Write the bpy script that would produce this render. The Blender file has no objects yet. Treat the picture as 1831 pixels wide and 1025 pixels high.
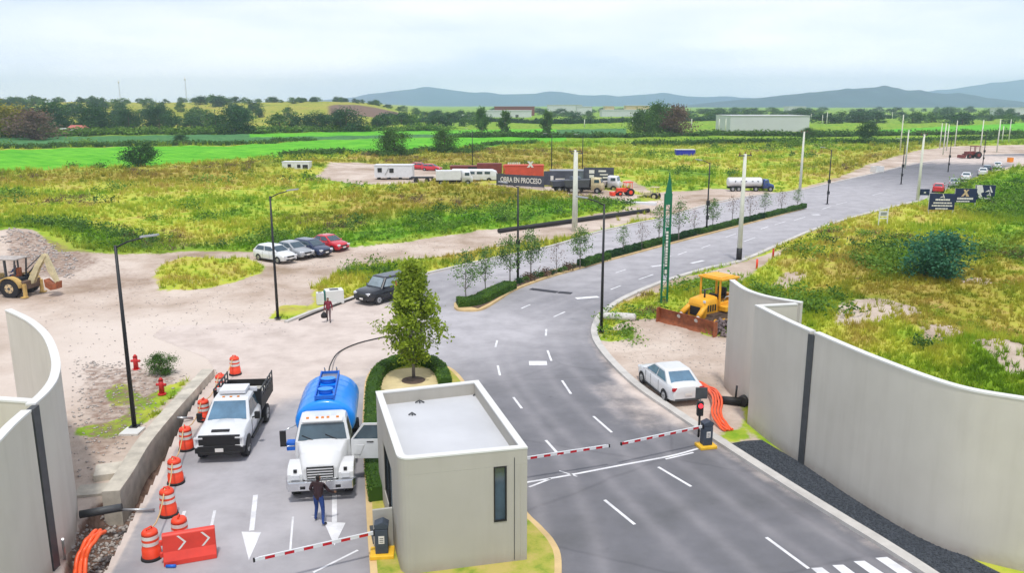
import bpy, bmesh, math, random
import numpy as np
from mathutils import Vector, Matrix
R=math.radians
sc=bpy.context.scene
COL=sc.collection
# ---------------------------------------------------------------- camera
CAMH=14.0; FPX=1469.0; TILT=math.atan((512.5-185)/FPX)
cd=bpy.data.cameras.new('camera'); cam=bpy.data.objects.new('camera',cd); COL.objects.link(cam)
cd.sensor_width=36; cd.lens=FPX/1831*36; cd.clip_start=0.1; cd.clip_end=40000
cam.location=(0,0,CAMH); cam.rotation_euler=(math.pi/2-TILT,0,0); sc.camera=cam
# ---------------------------------------------------------------- sky, sun, exposure
sc.view_settings.view_transform='Standard'; sc.view_settings.look='None'
sc.view_settings.exposure=EXPO=0.47; sc.view_settings.gamma=1
SUN_EL=R(70); SUN_AZ=R(176)      # azimuth clockwise from +Y
w=bpy.data.worlds.new('World'); sc.world=w; w.use_nodes=True
nt=w.node_tree; nt.nodes.clear()
o=nt.nodes.new('ShaderNodeOutputWorld'); bg=nt.nodes.new('ShaderNodeBackground')
sky=nt.nodes.new('ShaderNodeTexSky'); sky.sky_type='NISHITA'; sky.sun_disc=False
sky.sun_elevation=SUN_EL; sky.sun_rotation=SUN_AZ; sky.dust_density=2.0; sky.air_density=1.0
tc=nt.nodes.new('ShaderNodeTexCoord')
mp=nt.nodes.new('ShaderNodeMapping'); mp.inputs['Scale'].default_value=(1.2,1.2,7.0)
nz=nt.nodes.new('ShaderNodeTexNoise'); nz.inputs['Scale'].default_value=2.0; nz.inputs['Detail'].default_value=6; nz.inputs['Roughness'].default_value=.5
cr=nt.nodes.new('ShaderNodeValToRGB')
cr.color_ramp.elements[0].position=.36; cr.color_ramp.elements[0].color=(4.7,5.25,6.35,1)
cr.color_ramp.elements[1].position=.6; cr.color_ramp.elements[1].color=(6.8,6.85,7.35,1)
mx=nt.nodes.new('ShaderNodeMix'); mx.data_type='RGBA'; mx.inputs[0].default_value=.86
L=nt.links.new
L(tc.outputs['Generated'],mp.inputs['Vector']); L(mp.outputs['Vector'],nz.inputs['Vector']); L(nz.outputs['Fac'],cr.inputs['Fac'])
L(sky.outputs['Color'],mx.inputs['A']); L(cr.outputs['Color'],mx.inputs['B']); 
sx=nt.nodes.new('ShaderNodeSeparateXYZ'); L(tc.outputs['Generated'],sx.inputs[0])
mr=nt.nodes.new('ShaderNodeMapRange'); mr.inputs['From Min'].default_value=0; mr.inputs['From Max'].default_value=.22; mr.inputs['To Min'].default_value=1.65; mr.inputs['To Max'].default_value=1.0; L(sx.outputs['Z'],mr.inputs['Value'])
vm=nt.nodes.new('ShaderNodeVectorMath'); vm.operation='SCALE'; L(mx.outputs['Result'],vm.inputs[0]); L(mr.outputs[0],vm.inputs['Scale']); L(vm.outputs[0],bg.inputs['Color'])
sc.cycles.volume_bounces=2
bg.inputs['Strength'].default_value=.1; L(bg.outputs['Background'],o.inputs['Surface'])
sd=bpy.data.lights.new('sun','SUN'); sd.energy=1.8; sd.angle=R(5); sd.color=(1,.965,.91)
sun=bpy.data.objects.new('sun',sd); COL.objects.link(sun); sun.location=(0,-20,60)
dv=Vector((math.sin(SUN_AZ)*math.cos(SUN_EL),math.cos(SUN_AZ)*math.cos(SUN_EL),math.sin(SUN_EL)))
sun.rotation_euler=dv.to_track_quat('Z','Y').to_euler()
# ---------------------------------------------------------------- placing: photo pixel -> point of a horizontal plane
def P(px,py,z=0.0):
    dx=(px-915.5)/FPX; dy=(512.5-py)/FPX
    d=(dx, math.cos(TILT)+dy*math.sin(TILT), -math.sin(TILT)+dy*math.cos(TILT))
    s=(z-CAMH)/d[2]
    return Vector((d[0]*s,d[1]*s,z))
def PD(px,Y,z=0):       # pixel column at ground distance Y
    dx=(px-915.5)/FPX
    # forward depth of a ground point at distance Y
    dep=Y*math.cos(TILT)+(CAMH-z)*math.sin(TILT)
    return Vector((dx*dep,Y,z))
def PP(lst,z=0): return [P(a,b,z) for a,b in lst]
def head(a,b):          # heading angle from photo ground pixel a to b
    v=P(*b)-P(*a); return math.atan2(v.y,v.x)
# ---------------------------------------------------------------- materials
def lin(c): c/=255.; return c/12.92 if c<=.04045 else ((c+.055)/1.055)**2.4
def C(r,g,b,k=.75): return (lin(r)*k,lin(g)*k,lin(b)*k,1)
M={}
def base(name):
    m=bpy.data.materials.new(name); m.use_nodes=True; M[name]=m
    return m,m.node_tree,m.node_tree.nodes['Principled BSDF']
def node(nt,t,**k):
    n=nt.nodes.new(t)
    for a,b in k.items():
        if a.startswith('i_'): n.inputs[a[2:]].default_value=b
        else: setattr(n,a,b)
    return n
def noise(nt,scale,detail=4,rough=.55,vec=None):
    n=node(nt,'ShaderNodeTexNoise'); n.inputs['Scale'].default_value=scale; n.inputs['Detail'].default_value=detail; n.inputs['Roughness'].default_value=rough
    if vec is not None: nt.links.new(vec,n.inputs['Vector'])
    return n.outputs['Fac']
def ramp(nt,fac,stops):
    r=node(nt,'ShaderNodeValToRGB'); e=r.color_ramp.elements
    while len(e)<len(stops): e.new(.5)
    for i,(p,c) in enumerate(stops): e[i].position=p; e[i].color=c
    nt.links.new(fac,r.inputs['Fac']); return r.outputs['Color']
def mix(nt,f,a,b,mode='MIX'):
    n=node(nt,'ShaderNodeMix',data_type='RGBA',blend_type=mode)
    for s,v in ((n.inputs[0],f),(n.inputs['A'],a),(n.inputs['B'],b)):
        if hasattr(v,'is_linked'): nt.links.new(v,s)
        else: s.default_value=v
    return n.outputs['Result']
def mth(nt,op,a,b=0.0,clamp=False):
    n=node(nt,'ShaderNodeMath',operation=op,use_clamp=clamp)
    for s,v in ((n.inputs[0],a),(n.inputs[1],b)):
        if hasattr(v,'is_linked'): nt.links.new(v,s)
        else: s.default_value=v
    return n.outputs[0]
def attr(nt,name): return node(nt,'ShaderNodeAttribute',attribute_name=name).outputs['Fac']
def wpos(nt): return node(nt,'ShaderNodeNewGeometry').outputs['Position']
def bump(nt,b,h,strength=.3,dist=.05):
    n=node(nt,'ShaderNodeBump'); n.inputs['Strength'].default_value=strength; n.inputs['Distance'].default_value=dist
    nt.links.new(h,n.inputs['Height']); nt.links.new(n.outputs['Normal'],b.inputs['Normal'])
def mat(name,c,rough=.6,var=.12,scale=3,metal=0,bmp=0,spec=.5,coat=0,emit=None):
    m,t,b=base(name); b.inputs['Roughness'].default_value=rough; b.inputs['Metallic'].default_value=metal
    b.inputs['Specular IOR Level'].default_value=spec
    if coat: b.inputs['Coat Weight'].default_value=coat; b.inputs['Coat Roughness'].default_value=.08
    p=node(t,'ShaderNodeTexCoord').outputs['Object']
    n=noise(t,scale,5,.6,p)
    lo=tuple(max(0,x*(1-var)) for x in c[:3])+(1,); hi=tuple(min(1,x*(1+var)) for x in c[:3])+(1,)
    t.links.new(ramp(t,n,[(.3,lo),(.7,hi)]),b.inputs['Base Color'])
    if bmp: bump(t,b,noise(t,scale*8,4,.6,p),bmp,.02)
    if emit: b.inputs['Emission Color'].default_value=c; b.inputs['Emission Strength'].default_value=emit
    return m
mat('concrete',C(200,198,190),.85,.06,.6,bmp=.15)
def plaster(name,k):
    m,t,b=base(name); b.inputs['Roughness'].default_value=.88
    pos=wpos(t); mpn=node(t,'ShaderNodeMapping'); mpn.inputs['Scale'].default_value=(2.2,2.2,.16); t.links.new(pos,mpn.inputs['Vector'])
    c0=ramp(t,noise(t,.5,5,.6,pos),[(.3,C(198,193,182,k)),(.7,C(207,202,191,k))])
    st=ramp(t,noise(t,1.0,5,.65,mpn.outputs[0]),[(.36,(.86,.85,.83,1)),(.52,(1,1,1,1))])
    sz=node(t,'ShaderNodeSeparateXYZ'); t.links.new(pos,sz.inputs[0])
    sp=node(t,'ShaderNodeMapRange'); sp.inputs['From Min'].default_value=.0; sp.inputs['From Max'].default_value=.55; sp.inputs['To Min'].default_value=1; sp.inputs['To Max'].default_value=0; t.links.new(sz.outputs['Z'],sp.inputs['Value'])
    c1=mix(t,.3,c0,st,'MULTIPLY'); c1=mix(t,mth(t,'MULTIPLY',sp.outputs[0],mth(t,'MULTIPLY',noise(t,3,5,.6,pos),1.1),True),c1,C(170,150,134))
    t.links.new(c1,b.inputs['Base Color']); bump(t,b,noise(t,6,5,.6,pos),.12,.02)
plaster('plaster',1.0); plaster('booth_plaster',.74)
mat('cap',C(240,240,236,.8),.8,.05,1)
mat('kerb',C(222,218,212),.9,.14,1.2,bmp=.3)
mat('kerb_yellow',C(236,205,150),.9,.16,1.0,bmp=.3)
mat('roof_deck',C(222,224,228,.76),.7,.07,.5)
mat('white_paint',(.72,.73,.74,1),.3,.03,2,coat=.6)
mat('road_paint',C(245,245,248,.8),.8,.2,1.6)
mat('silver_paint',(.42,.44,.46,1),.3,.04,2,metal=.3,coat=.6)
mat('red_paint',(.6,.02,.035,1),.28,.05,2,coat=.7)
mat('navy_paint',(.02,.035,.09,1),.25,.1,2,coat=.7)
mat('blue_paint',(.02,.06,.22,1),.25,.1,2,coat=.7)
mat('black_paint',(.012,.014,.02,1),.3,.2,2,coat=.6)
mat('tank_blue',(.003,.26,.86,1),.35,.06,1.2,coat=.4)
mat('tank_blue_deep',(.003,.13,.6,1),.45,.1,3)
mat('black',(.012,.012,.013,1),.6,.25,4)
mat('rubber',(.02,.02,.022,1),.85,.3,6)
mat('dark_grey',(.06,.065,.07,1),.55,.2,4)
mat('slate',(.045,.06,.085,1),.5,.15,4)
mat('steel',(.4,.41,.42,1),.35,.12,5,metal=.7)
mat('chrome',(.65,.66,.68,1),.2,.06,5,metal=.9)
mat('rim',(.45,.46,.47,1),.35,.1,8,metal=.6)
mat('glass',(.05,.085,.11,1),.06,.35,1.2,spec=.9)
mat('glass_blue',(.1,.2,.3,1),.06,.3,1.2,spec=.9)
mat('glass_pale',(.25,.31,.34,1),.08,.3,1.2,spec=.8)
mat('lamp_lens',(.7,.72,.75,1),.15,.05,5)
mat('tail_red',(.5,.01,.02,1),.2,.1,5)
mat('amber',(.8,.25,.01,1),.3,.1,5)
mat('pole_black',(.01,.012,.014,1),.5,.2,3)
mat('pole_concrete',C(226,228,212,.85),.85,.1,1.5,bmp=.2)
mat('orange',(.85,.065,.02,1),.5,.1,3)
mat('orange_pipe',(.9,.12,.03,1),.4,.1,3)
mat('barrier_red',(.72,.05,.03,1),.5,.12,2)
mat('retro_white',(.75,.72,.68,1),.5,.08,3)
mat('hydrant_red',(.55,.02,.02,1),.5,.12,3)
mat('yellow',(.85,.5,.03,1),.5,.12,3)
mat('dozer_yellow',(.82,.4,.02,1),.5,.14,2,bmp=.1)
mat('hoe_yellow',(.55,.37,.12,1),.65,.3,2,bmp=.2)
mat('hoe_cream',(.58,.5,.3,1),.65,.25,2,bmp=.2)
mat('rust',(.3,.09,.035,1),.8,.4,3,bmp=.3)
mat('mud',(.13,.085,.06,1),.9,.4,4,bmp=.5)
mat('stone_grey',(.42,.38,.35,1),.9,.3,4,bmp=.4)
mat('rock',(.17,.13,.13,1),.9,.4,4,bmp=.5)
mat('stone_white',(.6,.58,.55,1),.85,.15,4,bmp=.3)
mat('sign_green',(.0,.15,.07,1),.45,.1,2)
mat('sign_navy',(.008,.018,.07,1),.4,.15,2)
mat('banner_grey',(.06,.065,.09,1),.6,.3,1)
mat('white_flat',(.7,.71,.73,1),.6,.06,2)
mat('box_red',(.62,.08,.04,1),.6,.12,1)
mat('box_blue',(.01,.02,.4,1),.5,.1,1)
mat('box_brown',(.2,.04,.035,1),.6,.2,1)
mat('box_slate',(.13,.16,.19,1),.6,.3,1)
mat('shed_wall',C(224,226,230,.8),.6,.06,.05)
mat('cream',(.6,.45,.25,1),.7,.2,3)
mat('teal',(.02,.2,.17,1),.6,.2,3)
mat('rope',(.65,.42,.2,1),.8,.2,8)
mat('skin',(.35,.19,.12,1),.6,.05,5)
mat('hair',(.012,.01,.009,1),.7,.2,20)
mat('jacket',(.035,.014,.018,1),.8,.25,8)
mat('jeans',(.02,.055,.22,1),.85,.25,8)
mat('maroon',(.2,.02,.04,1),.8,.2,8)
mat('trousers',(.14,.09,.09,1),.85,.2,8)
mat('shirt_blue',(.03,.07,.2,1),.85,.2,8)
mat('shirt_red',(.5,.04,.03,1),.85,.2,8)
mat('shoe',(.01,.01,.011,1),.6,.2,8)
mat('bark',(.13,.09,.06,1),.9,.3,8,bmp=.6)
mat('bark_grey',(.22,.2,.18,1),.9,.2,8,bmp=.5)
mat('roof_red',(.45,.13,.1,1),.7,.2,3)
mat('gravel_dark',(.06,.07,.085,1),.95,.5,14,bmp=.9)
mat('sand_bed',C(236,216,165,.8),.95,.12,1.5,bmp=.3)
mat('drain',(.035,.035,.045,1),.7,.3,10,bmp=.5)
def leafmat(name,dark,light,scale=1.5,trans=.25):
    m,t,b=base(name); b.inputs['Roughness'].default_value=.7; b.inputs['Specular IOR Level'].default_value=.2
    v=attr(t,'v'); n=noise(t,scale,3,.5,wpos(t))
    f=mth(t,'ADD',mth(t,'MULTIPLY',v,.7),mth(t,'MULTIPLY',n,.45))
    c=ramp(t,f,[(.15,dark),(.95,light)])
    t.links.new(c,b.inputs['Base Color'])
    tr=node(t,'ShaderNodeBsdfTranslucent'); t.links.new(c,tr.inputs['Color'])
    ms=node(t,'ShaderNodeMixShader'); ms.inputs[0].default_value=trans
    out=t.nodes['Material Output']
    t.links.new(b.outputs[0],ms.inputs[1]); t.links.new(tr.outputs[0],ms.inputs[2]); t.links.new(ms.outputs[0],out.inputs['Surface'])
    return m
leafmat('leaf_olive',(.09,.16,.012,1),(.48,.6,.06,1),trans=.42)
mat('old_concrete',C(222,214,198,.72),.92,.25,1.6,bmp=.5)
leafmat('leaf_dark',(.012,.042,.018,1),(.06,.15,.045,1))
leafmat('leaf_mid',(.025,.075,.015,1),(.12,.24,.045,1))
leafmat('leaf_teal',(.015,.08,.045,1),(.09,.28,.15,1))
leafmat('leaf_sapling',(.04,.1,.025,1),(.2,.34,.09,1))
leafmat('leaf_brown',(.09,.05,.035,1),(.25,.17,.12,1))
leafmat('leaf_hedge',(.03,.08,.01,1),(.16,.3,.04,1))
leafmat('leaf_yellow',(.1,.1,.01,1),(.38,.33,.03,1))
leafmat('leaf_shrub',(.05,.13,.015,1),(.22,.37,.05,1))
def grass_col(t,pos):
    n1=noise(t,.045,3,.5,pos); n2=noise(t,.35,6,.62,pos)
    f=mth(t,'ADD',mth(t,'MULTIPLY',n1,.55),mth(t,'MULTIPLY',n2,.45))
    c=ramp(t,f,[(.34,C(88,132,44,.8)),(.43,C(142,177,50,.84)),(.51,C(196,202,78,.86)),(.59,C(194,176,96,.84)),(.7,C(172,146,88,.8))])
    lush=ramp(t,n2,[(.35,C(60,112,24,.8)),(.5,C(112,168,36,.8)),(.65,C(160,194,56,.8))])
    dry=ramp(t,n2,[(.35,C(130,130,40)),(.5,C(168,150,62)),(.65,C(208,182,108))])
    c=mix(t,attr(t,'lush'),c,lush); return mix(t,attr(t,'dry'),c,dry),n2
def thr(t,a,n,k=.5,lo=.4,hi=.6):
    f=mth(t,'ADD',a,mth(t,'MULTIPLY',mth(t,'SUBTRACT',n,.5),k))
    r=node(t,'ShaderNodeMapRange',interpolation_type='SMOOTHSTEP'); r.inputs['From Min'].default_value=lo; r.inputs['From Max'].default_value=hi
    t.links.new(f,r.inputs['Value']); return r.outputs[0]
def ground_material():
    m,t,b=base('ground_mat'); b.inputs['Roughness'].default_value=.95; b.inputs['Specular IOR Level'].default_value=.1
    pos=wpos(t); g,n2=grass_col(t,pos)
    n3=noise(t,2.6,6,.65,pos); n4=noise(t,.12,4,.5,pos)
    dirt=ramp(t,mth(t,'ADD',mth(t,'MULTIPLY',n2,.4),mth(t,'MULTIPLY',n4,.6)),[(.36,C(176,154,132,.76)),(.47,C(208,188,172,.78)),(.6,C(230,214,200,.8))])
    dirt=mix(t,.35,dirt,ramp(t,n3,[(.3,(.62,.6,.58,1)),(.55,(1,1,1,1))]),'MULTIPLY')
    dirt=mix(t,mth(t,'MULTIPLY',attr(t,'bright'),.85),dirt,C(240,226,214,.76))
    soil=ramp(t,n3,[(.3,C(92,68,56)),(.7,C(168,140,124))])
    crop=ramp(t,mth(t,'ADD',mth(t,'MULTIPLY',n4,.6),mth(t,'MULTIPLY',n2,.4)),[(.38,C(88,182,36,.8)),(.62,C(132,214,58,.8))])
    wv=node(t,'ShaderNodeTexWave',wave_type='BANDS',bands_direction='DIAGONAL'); wv.inputs['Scale'].default_value=.13; wv.inputs['Distortion'].default_value=1.5; t.links.new(pos,wv.inputs['Vector'])
    crop=mix(t,.8,crop,ramp(t,wv.outputs['Fac'],[(.1,(.8,.86,.8,1)),(.9,(1,1,1,1))]),'MULTIPLY')
    teal=ramp(t,n2,[(.35,C(62,120,70,.7)),(.65,C(110,165,100,.7))])
    c=mix(t,thr(t,attr(t,'teal'),n2),g,teal)
    c=mix(t,thr(t,attr(t,'crop'),n2,.25,.45,.55),c,crop)
    c=mix(t,thr(t,attr(t,'dirt'),mth(t,'ADD',mth(t,'MULTIPLY',n3,.5),mth(t,'MULTIPLY',n2,.5)),1.6,.35,.65),c,dirt)
    c=mix(t,thr(t,attr(t,'soil'),n3,.5),c,soil)
    t.links.new(c,b.inputs['Base Color']); bump(t,b,n3,.5,.12)
ground_material()
def road_material():
    m,t,b=base('asphalt'); b.inputs['Roughness'].default_value=.85; b.inputs['Specular IOR Level'].default_value=.25
    pos=wpos(t); n1=noise(t,.09,5,.6,pos); n2=noise(t,.5,6,.65,pos); n3=noise(t,40,3,.7,pos)
    a=ramp(t,mth(t,'ADD',mth(t,'MULTIPLY',n1,.6),mth(t,'MULTIPLY',n2,.4)),[(.34,C(118,119,122,.7)),(.5,C(138,138,144,.7)),(.68,C(160,159,163,.72))])
    a=mix(t,.35,a,ramp(t,n3,[(.35,(.55,.55,.55,1)),(.6,(1,1,1,1))]),'MULTIPLY')
    oil=ramp(t,noise(t,.9,4,.7,pos),[(.27,(.62,.62,.63,1)),(.33,(1,1,1,1))]); a=mix(t,.8,a,oil,'MULTIPLY')
    # tyre marks and cracks along the lanes
    wv=node(t,'ShaderNodeTexVoronoi',feature='DISTANCE_TO_EDGE'); wv.inputs['Scale'].default_value=.16
    nn=node(t,'ShaderNodeTexNoise'); nn.inputs['Scale'].default_value=.6; t.links.new(pos,nn.inputs['Vector'])
    ad=node(t,'ShaderNodeMixRGB'); ad.inputs[0].default_value=.25; t.links.new(pos,ad.inputs[1]); t.links.new(nn.outputs['Color'],ad.inputs[2])
    t.links.new(ad.outputs[0],wv.inputs['Vector'])
    ck=ramp(t,wv.outputs['Distance'],[(.0,(.72,.72,.73,1)),(.012,(1,1,1,1))])
    a=mix(t,.6,a,ck,'MULTIPLY')
    a=mix(t,mth(t,'MULTIPLY',attr(t,'track'),mth(t,'MULTIPLY',n2,.75),True),a,C(186,182,186,.74))
    dust=ramp(t,n2,[(.3,C(210,194,184,.74)),(.6,C(236,221,211,.76))])
    pale=ramp(t,n2,[(.3,C(180,177,181,.76)),(.6,C(202,199,203,.78))])
    c=mix(t,mth(t,'MULTIPLY',attr(t,'pale'),1.0,True),a,pale)
    c=mix(t,thr(t,attr(t,'dust'),n2,.7,.25,.75),c,dust)
    t.links.new(c,b.inputs['Base Color']); bump(t,b,n3,.15,.01)
road_material()
def tall_material():
    m,t,b=base('tall_grass_mat'); b.inputs['Roughness'].default_value=.8; b.inputs['Specular IOR Level'].default_value=.1
    g,n2=grass_col(t,wpos(t))
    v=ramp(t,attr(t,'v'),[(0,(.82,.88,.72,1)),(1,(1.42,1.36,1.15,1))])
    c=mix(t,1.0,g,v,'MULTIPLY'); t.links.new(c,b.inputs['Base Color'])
    tr=node(t,'ShaderNodeBsdfTranslucent'); t.links.new(c,tr.inputs['Color'])
    ms=node(t,'ShaderNodeMixShader'); ms.inputs[0].default_value=.3
    t.links.new(b.outputs[0],ms.inputs[1]); t.links.new(tr.outputs[0],ms.inputs[2]); t.links.new(ms.outputs[0],t.nodes['Material Output'].inputs['Surface'])
tall_material()
# ---------------------------------------------------------------- object helpers
def tag(o,label=None,cat=None,group=None,kind=None):
    if label: o['label']=label
    if cat: o['category']=cat
    if group: o['group']=group
    if kind: o['kind']=kind
    return o
def thing(name,label,cat,loc=(0,0,0),rz=0,group=None):
    o=bpy.data.objects.new(name,None); COL.objects.link(o); o.location=loc; o.rotation_euler=(0,0,rz); o.empty_display_size=.3
    return tag(o,label,cat,group)
def link(name,me,parent=None):
    o=bpy.data.objects.new(name,me); COL.objects.link(o)
    if parent: o.parent=parent
    return o
def clone(o,parent=None):
    c=o.copy(); COL.objects.link(c); c.parent=parent
    for ch in list(o.children): clone(ch,c)
    return c
def npmesh(name,V,F,mats,attrs=None,smooth=False,mi=None):
    V=np.asarray(V,dtype=np.float32); F=np.asarray(F,dtype=np.int32); k=F.shape[1]
    me=bpy.data.meshes.new(name); me.vertices.add(len(V)); me.vertices.foreach_set('co',V.ravel())
    me.loops.add(F.size); me.loops.foreach_set('vertex_index',F.ravel())
    me.polygons.add(len(F)); me.polygons.foreach_set('loop_start',np.arange(0,F.size,k,dtype=np.int32)); me.polygons.foreach_set('loop_total',np.full(len(F),k,dtype=np.int32))
    if mi is not None: me.polygons.foreach_set('material_index',np.asarray(mi,dtype=np.int32))
    me.update(calc_edges=True)
    for m in mats: me.materials.append(M[m])
    for n,a in (attrs or {}).items():
        at=me.attributes.new(n,'FLOAT','POINT'); at.data.foreach_set('value',np.asarray(a,dtype=np.float32))
    if smooth: me.polygons.foreach_set('use_smooth',np.ones(len(F),dtype=bool))
    return me
class MB:
    def __init__(s): s.v=[]; s.f=[]; s.m=[]; s.mats=[]; s.cur=0; s.sm=[]
    def mt(s,name):
        if name not in s.mats: s.mats.append(name)
        s.cur=s.mats.index(name); return s
    def add(s,vs,fs,smooth=False):
        o=len(s.v); s.v+= [tuple(v) for v in vs]
        for f in fs: s.f.append([i+o for i in f]); s.m.append(s.cur); s.sm.append(smooth)
        return s
    def box(s,c,d,rz=0,ry=0,rx=0,tp=1.0):
        x,y,z=d[0]/2,d[1]/2,d[2]/2
        m=Matrix.Translation(c)@Matrix.Rotation(rz,4,'Z')@Matrix.Rotation(ry,4,'Y')@Matrix.Rotation(rx,4,'X')
        vs=[m@Vector((a*x*(tp if c2>0 else 1),b*y*(tp if c2>0 else 1),c2*z)) for c2 in(-1,1) for a,b in((-1,-1),(1,-1),(1,1),(-1,1))]
        return s.add(vs,[(0,3,2,1),(4,5,6,7),(0,1,5,4),(1,2,6,5),(2,3,7,6),(3,0,4,7)])
    def cyl(s,a,b,r0,r1=None,n=12,cap=True,smooth=True):
        a=Vector(a); b=Vector(b); r1=r0 if r1 is None else r1
        q=(b-a).normalized().to_track_quat('Z','Y')
        vs=[a+q@Vector((math.cos(t)*r0,math.sin(t)*r0,0)) for t in [2*math.pi*i/n for i in range(n)]]
        vs+=[b+q@Vector((math.cos(t)*r1,math.sin(t)*r1,0)) for t in [2*math.pi*i/n for i in range(n)]]
        s.add(vs,[(i,(i+1)%n,n+(i+1)%n,n+i) for i in range(n)],smooth)
        if cap: o=len(s.v)-2*n; s.f+= [[o+i for i in range(n-1,-1,-1)],[o+n+i for i in range(n)]]; s.m+=[s.cur]*2; s.sm+=[False]*2
        return s
    def loft(s,rings,cap=True,smooth=True,closed=True):
        n=len(rings[0]); vs=[p for r in rings for p in r]; fs=[]
        for k in range(len(rings)-1):
            for i in range(n if closed else n-1): fs.append((k*n+i,k*n+(i+1)%n,(k+1)*n+(i+1)%n,(k+1)*n+i))
        s.add(vs,fs,smooth)
        if cap:
            o=len(s.v)-n*len(rings); s.f+=[[o+i for i in range(n-1,-1,-1)],[o+(len(rings)-1)*n+i for i in range(n)]]; s.m+=[s.cur]*2; s.sm+=[False]*2
        return s
    def tube(s,pts,r,n=8,r1=None):
        pts=[Vector(p) for p in pts]; rings=[]; k=len(pts)
        up=Vector((0,0,1))
        for i,p in enumerate(pts):
            d=(pts[min(i+1,k-1)]-pts[max(i-1,0)]).normalized()
            a=d.cross(up); a=a.normalized() if a.length>.05 else Vector((1,0,0)); b=a.cross(d)
            rr=r if r1 is None else r+(r1-r)*i/(k-1)
            rings.append([p+a*math.cos(2*math.pi*j/n)*rr+b*math.sin(2*math.pi*j/n)*rr for j in range(n)])
        return s.loft(rings)
    def prism(s,poly,z0,z1):
        n=len(poly); vs=[(p[0],p[1],z0) for p in poly]+[(p[0],p[1],z1) for p in poly]
        return s.add(vs,[tuple(range(n-1,-1,-1)),tuple(range(n,2*n))]+[(i,(i+1)%n,n+(i+1)%n,n+i) for i in range(n)])
    def yprism(s,poly,y0,y1):   # poly in (x,z)
        n=len(poly); vs=[(p[0],y0,p[1]) for p in poly]+[(p[0],y1,p[1]) for p in poly]
        return s.add(vs,[tuple(range(n)),tuple(range(2*n-1,n-1,-1))]+[((i+1)%n,i,n+i,n+(i+1)%n) for i in range(n)])
    def quad(s,pts,th=0.0):
        pts=[Vector(p) for p in pts]
        if not th: return s.add(pts,[tuple(range(len(pts)))])
        nrm=(pts[1]-pts[0]).cross(pts[2]-pts[0]).normalized()*th; n=len(pts)
        return s.add(pts+[p+nrm for p in pts],[tuple(range(n-1,-1,-1)),tuple(range(n,2*n))]+[(i,(i+1)%n,n+(i+1)%n,n+i) for i in range(n)])
    def mesh(s,name,fix=True):
        me=bpy.data.meshes.new(name); me.from_pydata(s.v,[],s.f)
        for m in s.mats: me.materials.append(M[m])
        me.polygons.foreach_set('material_index',s.m); me.polygons.foreach_set('use_smooth',s.sm)
        if fix:
            bm=bmesh.new(); bm.from_mesh(me); bmesh.ops.recalc_face_normals(bm,faces=bm.faces); bm.to_mesh(me); bm.free()
        me.update(); return me
    def build(s,name,parent=None,bev=0):
        o=link(name,s.mesh(name),parent)
        if bev:
            b=o.modifiers.new('bevel','BEVEL'); b.width=bev; b.segments=2; b.limit_method='ANGLE'; b.angle_limit=R(40)
        return o
def smooth_line(pts,sub=6):
    out=[]; n=len(pts); pts=[Vector(p) for p in pts]
    for i in range(n-1):
        p0=pts[max(i-1,0)];p1=pts[i];p2=pts[i+1];p3=pts[min(i+2,n-1)]
        for k in range(sub):
            t=k/sub; out.append(.5*((2*p1)+(-p0+p2)*t+(2*p0-5*p1+4*p2-p3)*t*t+(-p0+3*p1-3*p2+p3)*t**3))
    return out+[pts[-1]]
def offset(line,d):
    out=[]
    for i,p in enumerate(line):
        t=line[min(i+1,len(line)-1)]-line[max(i-1,0)]; t.z=0; t.normalize()
        out.append(p+Vector((-t.y,t.x,0))*d)
    return out
def strip(mb,line,d0,d1,z0,z1):
    a=offset(line,d0); b=offset(line,d1)
    rings=[[(p.x,p.y,z0),(p.x,p.y,z1),(q.x,q.y,z1),(q.x,q.y,z0)] for p,q in zip(a,b)]
    return mb.loft(rings,True,False)
def flat(mb,line,d0,d1,z):
    a=offset(line,d0); b=offset(line,d1); n=len(a)
    return mb.add([(p.x,p.y,z) for p in a]+[(p.x,p.y,z) for p in b],[(i,i+1,n+i+1,n+i) for i in range(n-1)])
FONT=bpy.data.fonts.load('<builtin>') if False else None
def text(name,s,size,matname,parent,loc,rot,width=None,ext=.01):
    cu=bpy.data.curves.new(name,'FONT'); cu.body=s; cu.size=size; cu.extrude=ext; cu.align_x='CENTER'; cu.align_y='CENTER'; cu.offset=size*.015; cu.resolution_u=3
    t=bpy.data.objects.new(name,cu); COL.objects.link(t)
    dg=bpy.context.evaluated_depsgraph_get(); me=bpy.data.meshes.new_from_object(t.evaluated_get(dg))
    bpy.data.objects.remove(t); me.materials.clear(); me.materials.append(M[matname])
    o=link(name,me,parent); o.location=loc; o.rotation_euler=rot
    if width:
        xs=[v.co.x for v in me.vertices]; o.scale=(width/(max(xs)-min(xs)),1,1)
    return o
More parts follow.
